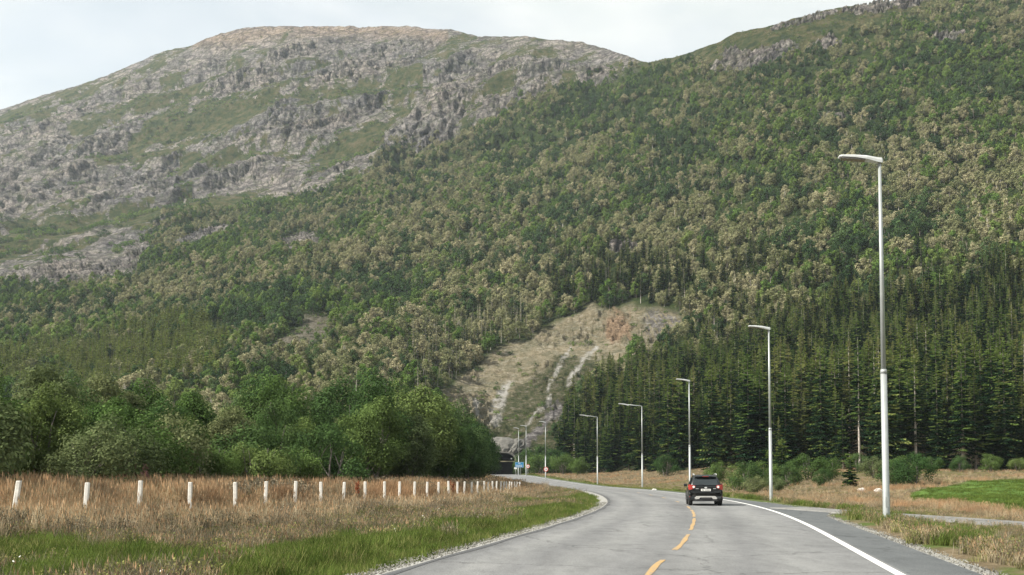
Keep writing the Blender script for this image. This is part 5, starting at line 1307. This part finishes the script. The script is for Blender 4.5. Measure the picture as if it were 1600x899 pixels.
# ------------------------------------------------------------------ the car
M['car_paint'] = simple('black_car_paint', (.010, .012, .012), .22, 0, .05, 2, spec=.6)
M['car_glass'] = simple('dark_car_glass', (.018, .024, .026), .06, 0, .05, 2, spec=.7)
M['car_trim'] = simple('black_plastic', (.025, .025, .026), .6, 0, .1, 8)
M['tyre'] = simple('tyre_rubber', (.02, .02, .02), .85, 0, .15, 10)
M['rim'] = simple('wheel_alloy', (.45, .46, .47), .35, .8, .05, 10)
M['silver'] = simple('silver_plastic', (.50, .49, .46), .35, .3, .08, 6)
M['rail'] = simple('bright_roof_rail', (.70, .70, .68), .3, .5, .05, 6)
M['tail_red'] = simple('red_lamp_glass', (.32, .035, .028), .2, 0, .1, 12)
M['tail_clear'] = simple('clear_lamp_glass', (.85, .80, .76), .2, 0, .05, 12)
M['plate'] = simple('number_plate', (.80, .79, .75), .4, 0, .03, 12)
M['darkpipe'] = simple('exhaust_steel', (.2, .2, .2), .4, .8, .1, 12)
cy0 = 54.3; cxx = float(rxc(cy0)) + 1.35
car = empty('black_suv', (cxx, cy0, .0), -float(rth(cy0 + 2)) - R(.6)); tag(car, 'black compact SUV with silver lower bumper driving away in the right lane', 'car')
def section(y, hw, zs, ztop, belt=None, crown=.02, tuck=.06):
    """lower body cross-section seen from behind, left to right"""
    b_ = belt if belt else ztop
    h = [(hw - tuck - .02, zs), (hw - .02, zs + .10), (hw, zs + .28), (hw - .005, zs + .45), (hw - .02, b_ - .10), (hw - .07, b_ - .015), (hw - .13, ztop), (hw * .4, ztop + crown)]
    return [(-a_, y, z) for a_, z in h] + [(a_, y, z) for a_, z in reversed(h)]
mb = MB()
mb.loft([section(.03, .78, .38, .98), section(.0, .86, .36, 1.02), section(.08, .905, .30, 1.05), section(.35, .92, .28, 1.07), section(1.2, .925, .26, 1.05), section(2.4, .92, .26, 1.02), section(3.2, .915, .27, 1.0), section(3.75, .90, .28, .96), section(4.2, .86, .30, .88), section(4.42, .76, .36, .74), section(4.46, .70, .42, .66)])
bd = obj('body', mb.mesh('body', [M['car_paint']], True), car)
def gh(y, hwb, zb_, hwt, zt):
    h = [(hwb, zb_), (hwb * .55 + hwt * .45, zb_ * .5 + zt * .5 + .02), (hwt + .025, zt - .06), (hwt - .05, zt), (hwt * .4, zt + .02)]
    return [(-a_, y, z) for a_, z in h] + [(a_, y, z) for a_, z in reversed(h)]
mb = MB()
mb.loft([gh(.14, .82, 1.0, .76, 1.06), gh(.30, .835, 1.0, .68, 1.36), gh(.46, .84, 1.0, .615, 1.60), gh(.62, .84, 1.0, .61, 1.655), gh(1.3, .845, 1.0, .63, 1.68), gh(2.1, .845, 1.0, .62, 1.665), gh(2.6, .84, .98, .60, 1.60), gh(3.1, .83, .98, .66, 1.25), gh(3.45, .82, .96, .72, 1.0)])
obj('cabin', mb.mesh('cabin', [M['car_paint']], True), car)
# rear window, wiper, spoiler
def quadpanel(P, t_, m_, name, parent):
    mb = MB(); P = [Vector(p) for p in P]; nv = (P[1] - P[0]).cross(P[-1] - P[0]).normalized() * t_
    mb.loft([[p for p in P], [p + nv for p in P]]); return obj(name, mb.mesh(name, [m_]), parent)
quadpanel([(-.68, .125, 1.10), (.68, .125, 1.10), (.58, .375, 1.50), (.50, .395, 1.53), (-.50, .395, 1.53), (-.58, .375, 1.50)], .03, M['car_glass'], 'rear_window', car)
mb = MB(); mb.tube([(.02, .07, 1.12), (-.38, .13, 1.20)], .009, 6); obj('wiper', mb.mesh('wiper', [M['car_trim']]), car)
mb = MB(); mb.loft([[(-.56 * k_, y_, z_ - t_), (.56 * k_, y_, z_ - t_), (.54 * k_, y_, z_ + .02), (.30 * k_, y_, z_ + .04), (-.30 * k_, y_, z_ + .04), (-.54 * k_, y_, z_ + .02)] for y_, z_, t_, k_ in ((.24, 1.585, .02, .98), (.34, 1.61, .04, 1.04), (.62, 1.66, .04, 1.05))]); obj('roof_spoiler', mb.mesh('roof_spoiler', [M['car_paint']]), car)
mb = MB(); mb.box((0, .232, 1.59), (.34, .012, .022)); obj('brake_light', mb.mesh('brake_light', [M['tail_red']]), car)
for s_ in (-1, 1):
    mb = MB(); mb.tube([(s_ * .60, .48, 1.66), (s_ * .605, .56, 1.725), (s_ * .61, 1.4, 1.745), (s_ * .60, 2.2, 1.72), (s_ * .59, 2.35, 1.66)], .022, 8); obj('roof_rail', mb.mesh('roof_rail', [M['rail']], True), car)
    # wrap-round tail lamp: red shell and a clear lens towards the middle
    mb = MB(); mb.loft([[(s_ * .56, -.01, 1.00), (s_ * .56, -.01, 1.09), (s_ * .56, .05, 1.10), (s_ * .56, .05, .98)], [(s_ * .74, -.035, .90), (s_ * .74, -.035, 1.13), (s_ * .74, .12, 1.14), (s_ * .74, .12, .89)], [(s_ * .87, .0, .86), (s_ * .87, .0, 1.16), (s_ * .87, .2, 1.16), (s_ * .87, .2, .86)], [(s_ * .93, .12, .90), (s_ * .93, .12, 1.15), (s_ * .93, .42, 1.13), (s_ * .93, .42, .97)]])
    tl = obj('tail_light', mb.mesh('tail_light', [M['tail_red']]), car)
    mb = MB(); disc(mb, (s_ * .655, -.055, 1.025), .065, .05, 14); obj('clear_lens', mb.mesh('clear_lens', [M['tail_clear']], False), tl)
    mb = MB(); mb.box((s_ * .78, -.012, .50), (.22, .03, .05)); obj('bumper_reflector', mb.mesh('bumper_reflector', [M['tail_red']]), car)
    mb = MB(); mb.box((s_ * .47, -.018, .93), (.16, .02, .022)); obj('chrome_lettering', mb.mesh('chrome_lettering', [M['rail']]), car)
    # side glass
    for y0_, y1_, z0t, nm in ((.52, 1.22, 1.52, 'side_window'), (1.30, 2.12, 1.54, 'side_window'), (2.18, 2.95, 1.40, 'side_window')):
        quadpanel([(s_ * .852, y0_ + .02, 1.06), (s_ * .852, y1_, 1.06), (s_ * (.70 if y1_ < 2.5 else .77), y1_ - (.02 if y1_ < 2.5 else .25), z0t - (0 if y1_ < 2.5 else .12)), (s_ * .70, y0_ + (.22 if y0_ < .6 else .04), z0t)], .015 * s_, M['car_glass'], nm, car)
    mb = MB(); mb.loft([[(s_ * (.90 + a_), 2.62 + b_, 1.03 + c_) for b_, c_ in ((-.06, 0), (.08, 0), (.10, .09), (.05, .16), (-.05, .16), (-.07, .08))] for a_ in (0.0, .08, .18)]); obj('wing_mirror', mb.mesh('wing_mirror', [M['car_paint']]), car)
    mb = MB(); mb.box((s_ * .925, 2.2, .40), (.05, 2.2, .14)); obj('sill', mb.mesh('sill', [M['car_trim']]), car)
    mb = MB(); mb.tube([(s_ * .935, 1.02, .93), (s_ * .935, 1.22, .93)], .016, 6); mb.tube([(s_ * .935, 1.92, .93), (s_ * .935, 2.12, .93)], .016, 6); obj('door_handle', mb.mesh('door_handle', [M['car_paint']]), car)
    mb = MB(); mb.tube([(s_ * .50, -.045, .335), (s_ * .50, .2, .335)], .04, 10); obj('exhaust_pipe', mb.mesh('exhaust_pipe', [M['darkpipe']]), car)
    mb = MB(); mb.box((s_ * .62, 4.44, .72), (.34, .12, .16)); obj('headlight', mb.mesh('headlight', [M['tail_clear']]), car)
    for wy in (.82, 3.48):
        mb = MB(); n_ = 24; prof = [(-.115, .24), (-.115, .31), (-.09, .345), (.09, .345), (.115, .31), (.115, .24)]
        rings = [[(s_ * .80 + a_, wy + r_ * math.cos(t), .345 + r_ * math.sin(t)) for a_, r_ in prof] for t in [2 * math.pi * k / n_ for k in range(n_ + 1)]]
        mb.loft(rings, cap=False); ty_ = obj('tyre', mb.mesh('tyre', [M['tyre']], True), car)
        mb = MB()
        for k in range(5):
            t = 2 * math.pi * k / 5; rt = Matrix.Rotation(-t, 3, 'X'); v_ = Vector((0, 0, .12)); v_ = rt @ v_; mb.box((s_ * .89 + v_.x, wy + v_.y, .345 + v_.z), (.025, .055, .24), 0, rt)
        mb.tube([(s_ * .80, wy, .345), (s_ * .90, wy, .345)], [.06, .05], 12); mb.tube([(s_ * .78, wy, .345), (s_ * .80, wy, .345)], .235, 20); obj('rim', mb.mesh('rim', [M['rim']]), ty_)
        # wheel arch lip
        mb = MB(); mb.loft([[(s_ * (.925 + d_), wy + rr_ * math.cos(t), .345 + rr_ * math.sin(t)) for rr_, d_ in ((.375, -.08), (.375, .012), (.43, .008), (.43, -.08))] for t in np.linspace(-.15, math.pi + .15, 15)]); obj('wheel_arch', mb.mesh('wheel_arch', [M['car_trim']]), car)
mb = MB(); mb.loft([section(-.035, .84, .40, .72, crown=0), section(-.06, .86, .38, .70, crown=0), section(.12, .915, .31, .72, crown=0)]); bp = obj('rear_bumper', mb.mesh('rear_bumper', [M['car_paint']], True), car)
mb = MB(); mb.loft([[(a_ * k_, y_, z_) for a_, z_ in ((-.62, .42), (-.50, .53), (.50, .53), (.62, .42), (.56, .36), (.40, .37), (.30, .46), (-.30, .46), (-.40, .37), (-.56, .36))] for y_, k_ in ((-.095, .97), (-.04, 1))]); obj('skid_plate', mb.mesh('skid_plate', [M['silver']]), bp)
mb = MB(); mb.box((0, -.075, .41), (.52, .04, .09)); mb.box((0, .0, .32), (1.3, .12, .12)); obj('diffuser', mb.mesh('diffuser', [M['car_trim']]), bp)
mb = MB(); mb.box((0, -.03, .86), (.52, .03, .115)); npl = obj('number_plate', mb.mesh('number_plate', [M['plate']]), car)
mb = MB()
for k, xx_ in enumerate((-.19, -.13, -.04, .02, .08, .14, .20)): mb.box((xx_, -.048, .86), (.028, .006, .06))
obj('plate_characters', mb.mesh('plate_characters', [M['car_trim']]), npl)
mb = MB(); disc(mb, (0, -.025, .985), .045, .03, 16); mb.v = [(a_ * 1.6, b_, c_) for a_, b_, c_ in mb.v]; obj('emblem', mb.mesh('emblem', [M['rail']]), car)
mb = MB(); mb.box((0, 2.2, .30), (1.5, 3.9, .12)); obj('underbody', mb.mesh('underbody', [M['car_trim']]), car)

# ------------------------------------------------------------------ air
hz = MB(); hz.box((0, 1600, 700), (5600, 4500, 1460)); hm = hz.mesh('haze', [])
m = bpy.data.materials.new('thin_air'); m.use_nodes = True; m.node_tree.nodes.remove(m.node_tree.nodes['Principled BSDF'])
pv = m.node_tree.nodes.new('ShaderNodeVolumePrincipled'); pv.inputs['Color'].default_value = (.80, .90, 1, 1); pv.inputs['Density'].default_value = .00007; pv.inputs['Anisotropy'].default_value = .2
m.node_tree.links.new(pv.outputs[0], m.node_tree.nodes['Material Output'].inputs['Volume'])
hm.materials.append(m); tag(obj('haze', hm), kind='stuff')

# alike trees of one zone: told apart by their order from the left
alike = {}
for o in S.objects:
    if o.name.startswith(('spruce_tree', 'birch_tree')) and o.parent is None and 'label' in o: alike.setdefault(o['label'], []).append(o)
for lb, os_ in alike.items():
    if len(os_) < 2: continue
    os_.sort(key=lambda q: q.location.x / q.location.y)
    for k, o in enumerate(os_):
        o['label'] = lb + (', leftmost of these' if k == 0 else (', rightmost of these' if k == len(os_) - 1 else (', %s from left' % ORD[k] if k < len(ORD) else ', among the rightmost')))
